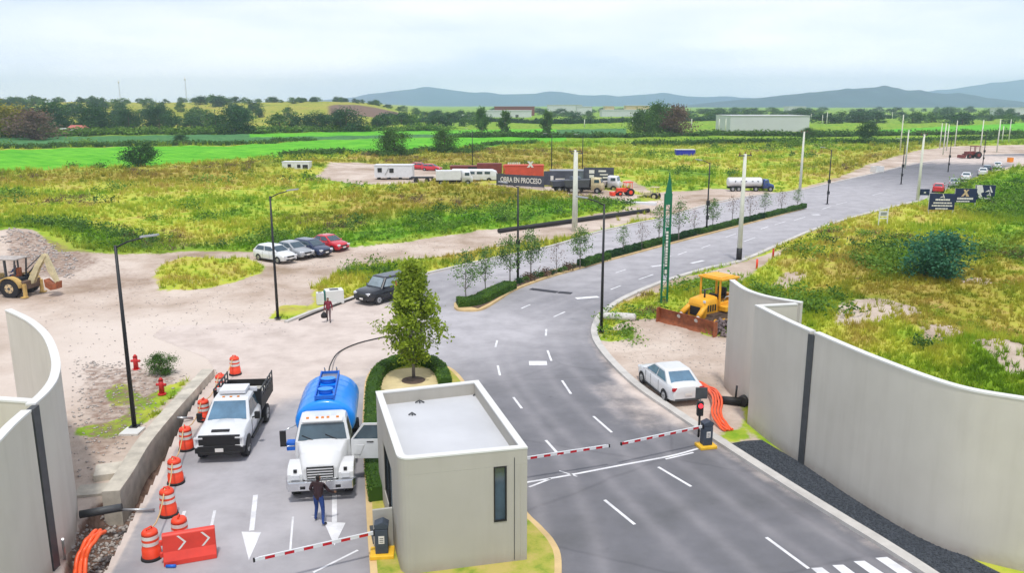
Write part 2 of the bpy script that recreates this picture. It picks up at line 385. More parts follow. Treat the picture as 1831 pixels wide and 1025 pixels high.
# ================================================================ zones of the ground
def sdist(poly,x,y):            # signed distance, positive inside
    poly=[(p[0],p[1]) for p in poly]; d=np.full(x.shape,1e9); ins=np.zeros(x.shape,bool); n=len(poly)
    for i in range(n):
        ax,ay=poly[i]; bx,by=poly[(i+1)%n]; ex,ey=bx-ax,by-ay
        wx,wy=x-ax,y-ay; t=np.clip((wx*ex+wy*ey)/(ex*ex+ey*ey+1e-9),0,1)
        d=np.minimum(d,(wx-ex*t)**2+(wy-ey*t)**2)
        c=((ay<=y)&(by>y)&(ex*wy-ey*wx>0))|((ay>y)&(by<=y)&(ex*wy-ey*wx<0)); ins^=c
    d=np.sqrt(d); return np.where(ins,d,-d)
def sst(a,b,x): t=np.clip((x-a)/(b-a),0,1); return t*t*(3-2*t)
def band(poly,x,y,soft=1.0): return sst(-soft,soft,sdist(poly,x,y))
RIGHT_KERB=[(1640,360),(1600,369),(1530,387),(1450,412),(1390,438),(1321,467),(1260,481),(1180,505),(1110,535),(1075,560),(1060,580),(1058,605),(1080,640),(1130,690),(1200,740),(1290,800),(1400,872),(1500,935),(1560,972),(1640,1024),(1720,1080),(1800,1140)]
LEFT_KERB=[(515,578),(560,560),(626,537),(690,513),(760,492),(820,478),(890,462),(965,447),(1020,432),(1075,415),(1150,398),(1190,390),(1270,366),(1340,352),(1430,341),(1500,325),(1570,309),(1640,291)]
ROAD=PP([(60,1200),(160,1100),(205,1025),(255,925),(280,880),(300,840),(322,790),(345,745),(372,700),(398,668),(380,640),(330,620),(280,600),(300,585),(400,580)]+LEFT_KERB+[(1680,284),(1740,277),(1900,272),(1990,272),(1990,284),(1831,292),(1790,302),(1740,318),(1700,335),(1660,352)]+RIGHT_KERB+[(1900,1250)])
TRENCH=PP([(382,664),(398,668),(372,700),(345,745),(322,790),(300,840),(280,880),(255,925),(230,970),(205,1025),(150,1120),(40,1120),(112,1025),(125,960),(160,905),(205,880),(235,850),(262,800),(300,745),(345,695)])
DIRT=[PP(l) for l in [
 [(-300,430),(60,432),(110,455),(150,462),(250,458),(330,452),(465,452),(640,446),(800,424),(900,410),(1010,395),(1160,368),(1175,385),(1075,412),(1000,428),(880,445),(800,458),(700,476),(620,497),(560,520),(560,560),(620,600),(450,690),(360,740),(200,900),(110,1030),(-300,1100),(-700,900),(-900,600)],
 [(1105,330),(1125,322),(1170,345),(1300,338),(1400,345),(1500,318),(1560,292),(1640,270),(1700,262),(1990,256),(1990,300),(1831,300),(1790,305),(1700,300),(1600,318),(1450,350),(1330,362),(1200,395),(1140,405),(1120,372),(1180,358)],
 [(560,318),(590,298),(640,292),(740,300),(800,305),(830,296),(760,330),(640,332)],
 [(860,328),(1000,335),(1110,345),(1160,352),(1120,362),(1000,345)],
 [(1056,605),(1075,595),(1120,575),(1180,572),(1230,590),(1310,600),(1330,760),(1400,820),(1300,812),(1190,735),(1120,680),(1075,635)],
 [(1100,545),(1150,512),(1260,488),(1321,470),(1420,440),(1330,500),(1300,510),(1200,520)],
 [(1490,590),(1500,560),(1560,540),(1640,560),(1650,575),(1570,590)],
 [(1640,600),(1700,590),(1750,610),(1700,630),(1650,625)],
 [(1730,650),(1790,620),(1860,640),(1900,690),(1800,690)],
 [(1690,512),(1740,498),(1780,505),(1760,515)],
 [(1370,520),(1400,490),(1440,485),(1440,500),(1400,522)],
]]
GRASSISL=PP([(275,500),(290,475),(330,462),(400,466),(440,462),(470,475),(468,490),(420,505),(350,520),(290,522)])
VERGEG=[PP(l) for l in [
 [(555,520),(600,492),(660,478),(760,462),(880,447),(1000,428),(1075,412),(1170,388),(1175,392),(1075,413),(965,444),(820,474),(700,502),(640,520),(590,515)],
 [(130,780),(140,765),(200,755),(240,735),(290,740),(240,770),(190,785)],
 [(190,700),(215,685),(240,700),(260,720),(200,730)],
 [(230,730),(300,690),(340,680),(300,720),(240,760)],
 [(480,570),(500,548),(560,548),(530,572)],
 [(1170,545),(1200,515),(1270,495),(1300,520),(1290,560),(1220,565)],
 [(1100,555),(1120,538),(1165,520),(1180,535),(1150,560)],
 [(1068,607),(1080,592),(1130,590),(1135,604),(1095,612)],
 [(1245,590),(1300,590),(1300,606),(1260,604)],
 [(1290,775),(1330,765),(1340,785),(1300,795)]]]
CROP=PP([(-900,285),(-300,276),(0,270),(230,264),(420,262),(560,252),(690,248),(830,246),(1010,244),(1015,254),(900,262),(700,275),(560,279),(420,286),(240,300),(0,308),(-400,325),(-900,345)])
CROP2=PP([(1560,233),(1831,220),(2100,216),(2100,236),(1831,238),(1600,241)])
CROP3=PP([(440,247),(440,240),(760,233),(1000,231),(1000,237),(760,241)])
TEAL=PP([(-900,262),(0,247),(300,242),(700,236),(930,233),(1120,230),(1120,243),(830,245),(560,251),(420,261),(230,263),(0,269),(-900,283)])
LUSH=[PP(l) for l in [
 [(-200,430),(60,425),(120,440),(150,462),(330,455),(465,452),(640,446),(800,424),(900,410),(1160,368),(1130,350),(900,370),(760,385),(640,395),(560,420),(330,440),(100,400),(-200,405)],
 [(1831,300),(1680,345),(1830,420),(1990,380)],[(1560,460),(1640,440),(1720,470),(1700,500),(1600,500)],
 [(1440,560),(1520,530),(1620,540),(1560,560)]]]
DRY=[PP(l) for l in [
 [(520,400),(650,350),(760,330),(900,335),(1060,350),(900,370),(740,382),(600,410)],
 [(0,312),(240,303),(420,292),(500,300),(420,330),(200,330),(0,330)],
 [(500,300),(700,282),(900,265),(1100,275),(1150,300),(900,300),(700,300)],
 [(1450,490),(1650,500),(1831,430),(1831,560),(1700,590),(1500,540)],
 [(1450,300),(1560,270),(1640,262),(1640,285),(1500,315)],
 [(740,455),(880,440),(960,425),(960,440),(800,470)]]]
SOILP=[(PP([(125,640),(250,655),(350,668),(300,720),(205,830),(150,900),(120,800)]),.5),(PP([(60,470),(200,462),(300,500),(260,540),(100,530)]),.44),(PP([(0,430),(120,440),(200,470),(120,500),(0,500)]),.5),(PP([(480,520),(560,520),(640,540),(540,575),(470,560)]),.42)]
def zones(x,y):
    z={}
    d=np.zeros(x.shape)
    for p in DIRT:
        s=max(.5,float(np.mean([q[1] for q in p]))*.012); d=np.maximum(d,band(p,x,y,s))
    g=band(GRASSISL,x,y,1.0)
    for p in VERGEG: g=np.maximum(g,band(p,x,y,.5)*.95)
    z['dirt']=d*(1-g)
    z['soil']=band(TRENCH,x,y,.3)
    for pl_,kk in SOILP: z['soil']=np.maximum(z['soil'],kk*band(pl_,x,y,1.2))
    r=x/np.maximum(y,1)
    z['soil']=np.maximum(z['soil'],.9*sst(-.24,-.2,r)*(1-sst(-.14,-.12,r))*sst(590,640,y)*(1-sst(760,840,y)))
    z['crop']=np.maximum(np.maximum(band(CROP,x,y,1.5),band(CROP2,x,y,4)*.75),band(CROP3,x,y,3)*.62)
    z['teal']=band(TEAL,x,y,4)
    l=np.zeros(x.shape); q=np.zeros(x.shape)
    for p in LUSH: l=np.maximum(l,band(p,x,y,float(np.mean([v[1] for v in p]))*.05))
    for p in DRY: q=np.maximum(q,band(p,x,y,float(np.mean([v[1] for v in p]))*.07))
    far=sst(230,330,y); z['lush']=np.clip(l+far*.75,0,1); z['dry']=q*.75
    z['road']=sdist(ROAD,x,y)
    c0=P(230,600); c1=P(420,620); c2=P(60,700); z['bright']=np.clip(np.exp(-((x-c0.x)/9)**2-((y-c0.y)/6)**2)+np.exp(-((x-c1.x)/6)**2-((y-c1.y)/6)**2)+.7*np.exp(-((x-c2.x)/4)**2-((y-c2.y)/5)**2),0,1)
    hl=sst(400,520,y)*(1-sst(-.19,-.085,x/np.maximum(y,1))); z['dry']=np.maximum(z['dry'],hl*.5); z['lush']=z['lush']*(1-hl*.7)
    return z
def und(x,y):
    return (np.sin(x*.31+y*.17)+np.sin(x*.13-y*.29+1.7)+.6*np.sin(x*.71+y*.53+.4)+.4*np.sin(x*1.31-y*1.13))*.12
MOUNDS=[(P(1790,660),3.0,1.5),(P(1560,565),4,.7),(P(1690,612),2.5,.5),(P(60,440),4,.9),(P(20,430),5,1.0),(P(130,462),3,.5),(P(560,298),9,.9),(P(480,300),8,.8)]
def height(x,y,z=None):
    z=z or zones(x,y)
    off=sst(.3,4,-z['road'])
    h=-.007+off*(.007+.02)+off*(1-z['dirt'])*(und(x,y)+.2)*sst(30,60,y)*1.0
    h=h+off*z['dirt']*und(x*1.7,y*1.7)*.25
    r=x/np.maximum(y,1)
    h=h+sst(430,930,y)*15.0*(1-sst(-.19,-.085,r))*(1+.04*np.sin(x*.02)+.03*np.sin(x*.05+y*.02))
    for p,rad,hh in MOUNDS: h=h+hh*np.exp(-((x-p.x)**2+(y-p.y)**2)/rad**2)*off
    h=h-.95*sst(-.1,.35,sdist(TRENCH,x,y))*np.ones_like(x)
    return h
def hz(x,y):
    a=np.array([x],float); b=np.array([y],float); return float(height(a,b)[0])
def grid():
    ys=[1.0]
    while ys[-1]<8000: ys.append(ys[-1]+max(.25,.0105*ys[-1]))
    ys=np.array(ys); us=np.linspace(-1,1,520)
    Y=np.repeat(ys[:,None],len(us),1); X=us[None,:]*(ys[:,None]*.98+26)
    return X,Y
X,Y=grid(); nr,nc=X.shape
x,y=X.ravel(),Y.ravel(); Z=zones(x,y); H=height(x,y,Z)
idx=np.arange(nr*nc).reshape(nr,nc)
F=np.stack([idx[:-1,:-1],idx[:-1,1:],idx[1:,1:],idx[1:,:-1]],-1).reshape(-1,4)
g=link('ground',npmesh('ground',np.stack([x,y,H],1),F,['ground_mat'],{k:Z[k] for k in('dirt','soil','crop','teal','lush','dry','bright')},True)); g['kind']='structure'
# road sheet, same lattice refined, cells whose centre lies on the road
TRACKS=[[(1040,1060),(1000,900),(935,770),(878,690),(852,630),(862,585),(930,552),(1040,515),(1160,478)],[(1340,1060),(1170,900),(1040,770),(965,690),(935,630),(945,580),(1020,545),(1130,505),(1240,470),(1400,420),(1560,365)],[(1560,1040),(1380,920),(1220,800),(1110,715),(1035,640),(1020,590),(1070,550),(1180,508),(1300,465)],[(410,1080),(440,880),(480,700),(580,610),(720,550),(850,500),(1000,460),(1200,412),(1400,365),(1600,318)],[(585,1080),(590,900),(600,700),(640,620),(740,570),(880,515)]]
def road():
    ys=[4.0]
    while ys[-1]<300: ys.append(ys[-1]+max(.16,.0045*ys[-1]))
    ys=np.array(ys); us=np.linspace(-.75,1,900)
    Y=np.repeat(ys[:,None],len(us),1); X=us[None,:]*(ys[:,None]*.78+16)
    x,y=X.ravel(),Y.ravel(); sd_=sdist(ROAD,x,y); nr,nc=X.shape
    idx=np.arange(nr*nc).reshape(nr,nc)
    F=np.stack([idx[:-1,:-1],idx[:-1,1:],idx[1:,1:],idx[1:,:-1]],-1).reshape(-1,4)
    F=F[(sd_[F]>-.34).all(1)]
    used=np.unique(F); mp_=np.full(nr*nc,-1); mp_[used]=np.arange(len(used)); F=mp_[F]; x=x[used]; y=y[used]; s=sd_[used]
    def blob(px,py,rx,ry,k=1):
        c=P(px,py); return k*np.exp(-((x-c.x)/rx)**2-((y-c.y)/ry)**2)
    d=blob(300,600,10,9,1.2)+blob(400,620,8,9,1.1)+blob(520,600,6,8,.9)+blob(430,700,3,5,.35)+blob(560,640,4,4,.4)+blob(1150,740,1.8,4,.4)+blob(1080,690,2,4,.25)
    d=d+blob(1760,285,35,25,.8)+blob(900,800,2,8,.12)+blob(620,560,5,3,.25)
    lk=sst(3.2,0,np.abs(s))*.0
    pale=blob(640,620,9,8,.95)+blob(900,490,12,10,.8)+blob(780,580,7,6,.8)+blob(1080,440,12,14,.8)+blob(1250,395,16,22,.9)+blob(1500,350,30,40,.9)+blob(480,800,5,11,.8)+blob(600,960,3,5,.45)+blob(420,900,3,6,.5)+blob(960,590,5,5,.35)
    edge=sst(.9,.1,s)*.38+.5*sst(0,-.2,s)
    tr=np.zeros_like(x)
    for ln in TRACKS:
        L0=np.array([(p.x,p.y) for p in smooth_line([Vector((q.x,q.y,0)) for q in PP(ln)],6)]); dd=np.full(x.shape,1e9)
        for i in range(len(L0)-1):
            ax,ay=L0[i]; ex,ey=L0[i+1]-L0[i]; t=np.clip(((x-ax)*ex+(y-ay)*ey)/(ex*ex+ey*ey),0,1); dd=np.minimum(dd,np.hypot(x-ax-ex*t,y-ay-ey*t))
        tr=np.maximum(tr,np.exp(-((dd-.82)/.3)**2)*.75)
    o=link('road',npmesh('road',np.stack([x,y,np.zeros_like(x)+.0],1),F,['asphalt'],{'dust':np.clip(d+edge,0,1),'pale':np.clip(pale,0,1),'track':tr})); o['kind']='structure'
road()
# ---------------------------------------------------------------- kerbs, markings
def kerbline(name,px,w,h,mt,label,side=1,sub=5,z0=-.15):
    ln=smooth_line([Vector((p.x,p.y,0)) for p in PP(px)],sub); mb=MB().mt(mt); strip(mb,ln,0,w*side,z0,h)
    o=mb.build(name); o['kind']='structure'; return o
kerbline('kerb',RIGHT_KERB,.42,.14,'kerb','',1)
kerbline('kerb',LEFT_KERB,.3,.13,'kerb','',1)
mb=MB().mt('pole_black'); strip(mb,smooth_line(PP([(534,574),(570,559),(626,538),(665,523)]),4),-.02,0,-.05,.125); o=mb.build('kerb_face'); o['kind']='structure'
mk=MB().mt('road_paint'); ZM=.008
def dash(a,b,wd=.12):
    A,B=P(*a),P(*b); d=(B-A).normalized(); n=Vector((-d.y,d.x,0))*wd/2
    mk.quad([(q.x,q.y,ZM) for q in (A-n,B-n,B+n,A+n)])
for a,b in [((1177,836),(1236,871)),((1081,895),(1135,939)),((1370,962),(1446,1018)),((976,788),(1000,815)),((1061,745),(1094,774)),((918,711),(933,731)),((1005,681),(1021,705)),((890,654),(894,672)),((979,627),(986,646)),((977,589),(976,601)),((886,621),(889,609)),((990,567),(1010,558)),((932,552),(948,545)),((1092,518),(1110,511)),((1142,500),(1168,491)),((1101,488),(1119,482)),((1212,456),(1228,450)),((1254,444),(1270,438)),((1188,462),(1200,458)),((1330,432),(1350,425)),((1298,424),(1316,418)),((1385,402),(1405,396)),((1420,394),(1440,388)),((1495,366),(1515,361)),((1360,410),(1374,405)),((1470,374),(1486,369)),((1560,349),(1580,344)),((560,925),(560,926))]:
    dash(a,b)
dash((1165,477),(1188,474),.35); dash((1236,471),(1258,466),.35); dash((1030,534),(1070,531),.55); dash((946,650),(978,650),.75); dash((1452,384),(1466,384),.7)
# loop line under the exit barrier
ln=smooth_line(PP([(938,864),(1010,852),(1120,831),(1200,816),(1248,803)]),5); flat(mk,ln,-.06,.06,ZM)
dash((946,872),(985,857),.1); dash((1190,822),(1240,810),.1); dash((1000,843),(1032,853),.06)
def arrow(tail,neck,hl,hr,tip,wd=.17):
    dash(tail,neck,wd); mk.quad([(q.x,q.y,ZM) for q in (P(*hl),P(*tip),P(*hr))])
arrow((457,886),(450,950),(432,952),(467,953),(445,1003)); arrow((598,885),(598,935),(579,934),(618,936),(598,977))
dash((384,914),(376,952),.1); dash((524,925),(519,985),.07); dash((656,800),(664,1010),.1); dash((300,1000),(330,915),.12)
dash((640,985),(560,1025),.09)
for q in ([(1526,1005),(1546,1004),(1604,1042),(1580,1044)],[(1565,999),(1586,997),(1650,1038),(1628,1042)],[(1488,1012),(1508,1011),(1550,1042),(1526,1044)],[(1450,1017),(1470,1016),(1505,1042),(1482,1044)]):
    mk.quad([(p.x,p.y,ZM) for p in PP(q)])
o=mk.build('road_markings'); o['kind']='structure'
mb=MB().mt('asphalt')
dr=MB().mt('drain')
for a,b in (((949,517),(996,523)),((999,523),(1022,525))):
    A,B=P(*a),P(*b); d=(B-A); n=Vector((-d.y,d.x,0)).normalized()*.28
    dr.quad([(q.x,q.y,.01) for q in (A-n,B-n,B+n,A+n)],.02)
o=dr.build('drain_grate'); tag(o,'long black drain grate set across the avenue beside the median','drain')
# gravel strip under the right wall
gr=PP([(1303,797),(1330,792),(1362,790),(1433,832),(1560,910),(1700,985),(1800,1035),(1900,1100),(1850,1180),(1740,1090),(1650,1024),(1570,968),(1505,930),(1405,868)])
xs=np.random.RandomState(3)
mb=MB().mt('gravel_dark'); mb.prism([(p.x,p.y) for p in gr],-.06,.075); o=mb.build('gravel_strip'); o['kind']='structure'
def stones(name,poly,n,size,mt,z0,seed,label=None,cat=None,kind='stuff',zf=None):
    r=np.random.RandomState(seed); px=np.array([p[0] for p in poly]); py=np.array([p[1] for p in poly])
    x=r.uniform(px.min(),px.max(),n*3); y=r.uniform(py.min(),py.max(),n*3); k=sdist(poly,x,y)>.05; x=x[k][:n]; y=y[k][:n]; n=len(x)
    s=size*r.uniform(.4,1.3,n); oc=np.array([[1,0,0],[-1,0,0],[0,1,0],[0,-1,0],[0,0,1],[0,0,-1]],float)
    z=np.full(n,z0) if zf is None else zf(x,y)
    ra=r.uniform(0,6.28,n); j=r.uniform(.6,1.3,(n,6,1)); V=oc[None]*j*s[:,None,None]*np.array([1,1,.7])
    c_,s_=np.cos(ra)[:,None],np.sin(ra)[:,None]; V=np.stack([V[...,0]*c_-V[...,1]*s_,V[...,0]*s_+V[...,1]*c_,V[...,2]],-1)+np.stack([x,y,z+s*.25],1)[:,None]
    f=np.array([[0,2,4],[2,1,4],[1,3,4],[3,0,4],[2,0,5],[1,2,5],[3,1,5],[0,3,5]])
    F=(f[None]+np.arange(n)[:,None,None]*6).reshape(-1,3)
    o=link(name,npmesh(name,V.reshape(-1,3),F,[mt])); tag(o,label,cat,None,kind); return o
stones('gravel',gr,9000,.035,'gravel_dark',.07,4,'loose dark gravel along the foot of the right boundary wall','gravel')
# ---------------------------------------------------------------- islands and median
isl=smooth_line(PP([(1000,1100),(1004,1010),(992,975),(968,947),(938,915),(905,850),(870,760),(840,700),(815,668),(790,655),(755,645),(710,643),(675,655),(655,680),(650,720),(648,780),(652,850),(655,920),(660,1000),(668,1100)]),5)
mb=MB().mt('kerb_yellow'); mb.prism([(p.x,p.y) for p in isl],-.05,.13); o=mb.build('island_kerb'); o['kind']='structure'
inn=offset(isl,.22); mb=MB().mt('island_turf') if False else MB()
def turfmat():
    m,t,b=base('island_turf'); b.inputs['Roughness'].default_value=.95
    n=noise(t,1.4,6,.65,wpos(t)); t.links.new(ramp(t,n,[(.3,C(120,160,40)),(.48,C(188,190,78)),(.65,C(214,196,110))]),b.inputs['Base Color']); bump(t,b,noise(t,30,3,.6,wpos(t)),.6,.03)
turfmat()
mb.mt('island_turf'); mb.prism([(p.x,p.y) for p in inn],.12,.15); o=mb.build('island_lawn'); o['kind']='structure'
c=P(738,686); mb=MB().mt('sand_bed'); mb.cyl((c.x,c.y,.1),(c.x,c.y,.2),1.95,n=40,smooth=False); o=mb.build('planting_bed'); o['kind']='structure'
mb=MB().mt('mud'); mb.cyl((c.x+.05,c.y-.1,.15),(c.x+.05,c.y-.1,.215),.6,n=28,smooth=False); o=mb.build('tree_pit'); o['kind']='structure'
MEDB=[(812,552),(822,557),(860,556),(890,540),(920,521),(960,505),(1000,492),(1100,464),(1200,437),(1330,403),(1437,374)]
MEDT=[(812,545),(850,529),(900,511),(940,500),(1000,482),(1100,456),(1200,430),(1330,398),(1434,371)]
med=smooth_line(PP(MEDB),4)+list(reversed(smooth_line(PP(MEDT),4)))
mb=MB().mt('kerb_yellow'); mb.prism([(p.x,p.y) for p in med],-.05,.14); o=mb.build('median_kerb'); o['kind']='structure'
bl=smooth_line(PP(MEDB[2:]),4); tl=smooth_line(PP(MEDT),4)
mb=MB().mt('mud'); a=offset(bl,.22); b_=offset(tl,-.2); mb.prism([(p.x,p.y) for p in a]+[(p.x,p.y) for p in reversed(b_)],.13,.17); o=mb.build('median_soil'); o['kind']='structure'
# ---------------------------------------------------------------- boundary walls
def wallstrip(mb,tops,zt,th,zb=-.3,mtf='plaster',mtc='cap',side=1,sub=5):
    ln=smooth_line([P(a,b,zt) if len((a,b))==2 else None for a,b in tops],sub)
    ln=[Vector((p.x,p.y,0)) for p in ln]
    mb.mt(mtf); strip(mb,ln,0,th*side,zb,zt-.06)
    mb.mt(mtc); strip(mb,ln,-.02*side,(th+.02)*side,zt-.059,zt)
    return ln
root=thing('boundary_wall','tall pale plastered boundary wall curving along the right side of the exit road','wall',(0,0,0))
mb=MB(); wallstrip(mb,[(1305,500),(1330,517),(1370,530),(1432,541)],5.5,.22,side=1,sub=16); mb.build('wall_panel',root)
mb=MB(); wallstrip(mb,[(1350,545),(1400,570),(1449,592)],5.5,.22,side=1,sub=16)
A=P(1352,546,5.5); B=P(1430,542,5.5); d=(B-A).normalized(); n_=Vector((-d.y,d.x,0))
for mt_,z0,z1,ww in (('plaster',-.3,5.43,.1),('cap',5.435,5.495,.12)):
    mb.mt(mt_); mb.prism([(q.x,q.y) for q in (A-n_*ww+d*.2,B-n_*ww-d*.15,B+n_*ww-d*.15,A+n_*ww+d*.2)],z0,z1)
mb.build('wall_panel',root)
mb=MB(); wallstrip(mb,[(1456,594),(1560,638),(1700,688),(1831,713),(1990,735),(2200,760)],5.5,.22,side=1,sub=16); mb.build('wall_panel',root)
A=P(1450,592,5.5); B=P(1456,594,5.5); mb=MB().mt('dark_grey'); mb.box(((A.x+B.x)/2+.01,(A.y+B.y)/2+.02,2.52),(.14,.3,5.7),rz=math.atan2(B.y-A.y,B.x-A.x)+math.pi/2); mb.build('joint_post',root)
root=thing('boundary_wall','tall pale plastered boundary wall curving in at the lower left corner','wall',(0,0,0))
mb=MB(); wallstrip(mb,[(20,552),(60,572),(90,600),(106,640),(104,672),(88,698),(62,722)],5.3,.24,zb=-1.3,side=-1,sub=16); mb.build('wall_panel',root)
mb=MB(); wallstrip(mb,[(55,733),(28,757),(0,787),(-60,850),(-160,940)],5.3,.24,zb=-1.3,side=-1,sub=16); mb.build('wall_panel',root)
mb=MB(); A=P(62,716,5.3); B=P(-60,708,5.3); d=(B-A).normalized(); n_=Vector((-d.y,d.x,0))
for mt_,z0,z1,ww in (('plaster',-1.3,5.23,.12),('cap',5.235,5.295,.14)):
    mb.mt(mt_); mb.prism([(q.x,q.y) for q in (A-n_*ww,B-n_*ww,B+n_*ww,A+n_*ww)],z0,z1)
mb.build('wall_return',root)
A=P(58,729,5.25); mb=MB().mt('dark_grey'); mb.box((A.x+.0,A.y,2.0),(.2,.42,6.5),rz=.12); mb.build('joint_post',root)
# retaining wall of the trench
root=thing('retaining_wall','low pale concrete retaining wall along the trench left of the entry lanes','wall',(0,0,0))
mb=MB().mt('old_concrete'); ln=[Vector((p.x,p.y,0)) for p in smooth_line([P(a,b,.42) for a,b in [(383,660),(352,694),(315,735),(270,790),(240,840),(214,878)]],4)]
strip(mb,ln,0,-.62,-1.1,.42); mb.build('wall_body',root)
mb=MB().mt('mud'); strip(mb,ln,.0,.012,-1.1,.2)
mb=MB().mt('old_concrete'); A=P(203,838,.25); mb.box((A.x,A.y,.1),(1.3,1.1,.34),rz=.35); B=P(190,862,.05); mb.box((B.x-.1,B.y-.7,-.05),(1.2,.9,.3),rz=.2); mb.build('footing',root)
# ---------------------------------------------------------------- guard booth
BA,BB,BC,BD=[P(a,b,3.9) for a,b in[(943,800),(712,822),(855,680),(672,700)]]
ux=(BA-BB); bw=ux.length; ux.normalize(); bl_=((BC-BA).length+(BD-BB).length)/2; ang=math.atan2(ux.y,ux.x)
vyd=(BC-BA).normalized(); sh=vyd.dot(ux)      # slight skew of the side walls
root=thing('guard_booth','grey plastered guard booth with flat parapet roof on the central island','booth',(BB.x,BB.y,0),ang)
# local frame: x right along the front, y back; footprint corners
inv=Matrix.Rotation(-ang,3,'Z'); loc=lambda p: inv@Vector((p.x-BB.x,p.y-BB.y,0))
a,b,c_,d_=loc(BB),loc(BA),loc(BC),loc(BD)
def rnd(poly,r,which,n=6):
    out=[]
    for i,p in enumerate(poly):
        if i not in which: out.append(p); continue
        q=poly[i-1]; s=poly[(i+1)%len(poly)]; e1=(q-p).normalized()*r; e2=(s-p).normalized()*r
        for k in range(n+1):
            t=k/n; out.append((p+e1)*(1-t)**2+p*2*t*(1-t)+(p+e2)*t*t)
    return out
HT=3.9
foot=rnd([a,b,c_,d_],.42,(0,))
W_=.2
def inset(poly,t):
    out=[]; n=len(poly)
    for i in range(n):
        e0=(poly[i]-poly[i-1]).normalized(); e1=(poly[(i+1)%n]-poly[i]).normalized()
        n0=Vector((-e0.y,e0.x,0)); n1=Vector((-e1.y,e1.x,0)); m=(n0+n1).normalized(); out.append(poly[i]+m*t/max(.3,m.dot(n0)))
    return out
def ring_wall(mb,poly,t,z0,z1):
    q=inset(poly,t); n=len(poly)
    vs=[(p.x,p.y,z) for p in poly for z in (z0,z1)]+[(p.x,p.y,z) for p in q for z in (z0,z1)]
    fs=[]
    for i in range(n):
        j=(i+1)%n; A0,A1,B0,B1=2*i,2*i+1,2*j,2*j+1; o=2*n
        fs+=[(A0,B0,B1,A1),(o+A0,o+A1,o+B1,o+B0),(A1,B1,o+B1,o+A1),(A0,o+A0,o+B0,B0)]
    mb.add(vs,fs)
# walls as panels: front, right, back full; left with door opening
mb=MB().mt('booth_plaster'); 
def wallseg(mb,p,q,z0,z1,t=W_):
    d=(q-p).normalized(); n=Vector((-d.y,d.x,0))*t
    mb.prism([(v.x,v.y) for v in (p,q,q+n,p+n)],z0,z1)
ring_wall(mb,foot,W_,3.36,HT-.05)
wallseg(mb,b,c_,.1,3.357); wallseg(mb,c_,d_,.1,3.357)
# front wall with rounded left corner and slit window
fr=[p for p in foot if True]
k=7; cornerpts=foot[:k]
ins=inset(foot,W_)
wx=b.x-.84  # window centre x on the front
f0=cornerpts[-1]
for i in range(k-1):
    mb.prism([(v.x,v.y) for v in (foot[i],foot[i+1],ins[i+1],ins[i])],.1,3.357)
wallseg(mb,f0,Vector((wx-.2,0,0)),.1,3.357); wallseg(mb,Vector((wx+.2,0,0)),Vector((b.x,0,0)),.1,3.357)
wallseg(mb,Vector((wx-.2,0,0)),Vector((wx+.2,0,0)),.1,1.55)
# left wall pieces: near stub, far stub
dl=(d_-a).normalized(); Ld=(d_-a).length
def lp(t): return a+dl*t
wallseg(mb,lp(1.87),lp(.42),.1,3.357); wallseg(mb,d_,lp(4.22),.1,3.357); wallseg(mb,lp(4.22),lp(3.12),.1,.9); wallseg(mb,lp(4.22),lp(1.87),2.75,3.357)
mb.build('walls',root)
mb=MB().mt('cap'); ring_wall(mb,[p for p in inset(foot,-.012)],W_+.024,HT-.049,HT); mb.build('parapet_cap',root)
mb=MB().mt('roof_deck'); mb.prism([(p.x,p.y) for p in inset(foot,W_-.01)],3.2,3.42); mb.build('roof_deck',root)
mb=MB().mt('mud'); 
for u,v,ww in ((.9,4.6,.12),(1.3,5.75,.16),(3.45,6.0,.14)):
    mb=MB().mt('dark_grey'); mb.tube([(u-ww,v,3.44),(u,v+.05,3.5),(u+ww,v-.05,3.44)],.025,6); mb.tube([(u,v-ww*.6,3.44),(u,v,3.515),(u,v+ww*.7,3.44)],.022,6); mb.build('roof_fitting',root)
mb=MB().mt('steel'); mb.cyl((2.0,.5,3.42),(2.0,.5,3.45),.09,n=14); mb.build('roof_drain',root)
mb=MB().mt('black')
x0,x1,z0,z1=wx-.2,wx+.2,1.55,3.357
for cx,cz,sx,sz in ((x0+.02,(z0+z1)/2,.04,z1-z0),(x1-.02,(z0+z1)/2,.04,z1-z0),(wx,z0+.02,.32,.04),(wx,z1-.02,.32,.04)): mb.box((cx,.03,cz),(sx,.1,sz))
fo=mb.build('window_frame',root); mb=MB().mt('glass'); mb.box((wx,.06,(z0+z1)/2),(.32,.02,z1-z0-.08)); mb.build('pane',fo)
mb=MB().mt('dark_grey'); mb.box((b.x-.4,-.004,1.9),(.022,.01,3.4)); mb.build('wall_joint',root)
# door with black frame in the left wall
al=math.atan2(dl.y,dl.x)
def onleft(t,off,z): q=lp(t)+Vector((-dl.y,dl.x,0))*off; return (q.x,q.y,z)
mb=MB().mt('black')
for t in (1.9,3.09): mb.box(onleft(t,-.08,1.42),(.06,.12,2.64),rz=al)
mb.box(onleft(2.495,-.08,2.71),(1.13,.12,.06),rz=al); mb.box(onleft(2.495,-.08,.13),(1.13,.12,.05),rz=al)
do=mb.build('door_frame',root); mb=MB().mt('glass_pale'); mb.box(onleft(2.495,-.1,1.42),(1.12,.03,2.5),rz=al); mb.build('door_glass',do)
mb=MB().mt('black')
for t in (3.16,4.19): mb.box(onleft(t,-.08,1.82),(.05,.1,1.83),rz=al)
mb.box(onleft(3.675,-.08,2.72),(.97,.1,.05),rz=al); mb.box(onleft(3.675,-.08,.93),(.97,.1,.05),rz=al)
do=mb.build('window_frame',root); mb=MB().mt('glass'); mb.box(onleft(3.675,-.1,1.82),(.96,.02,1.74),rz=al); mb.build('pane',do)
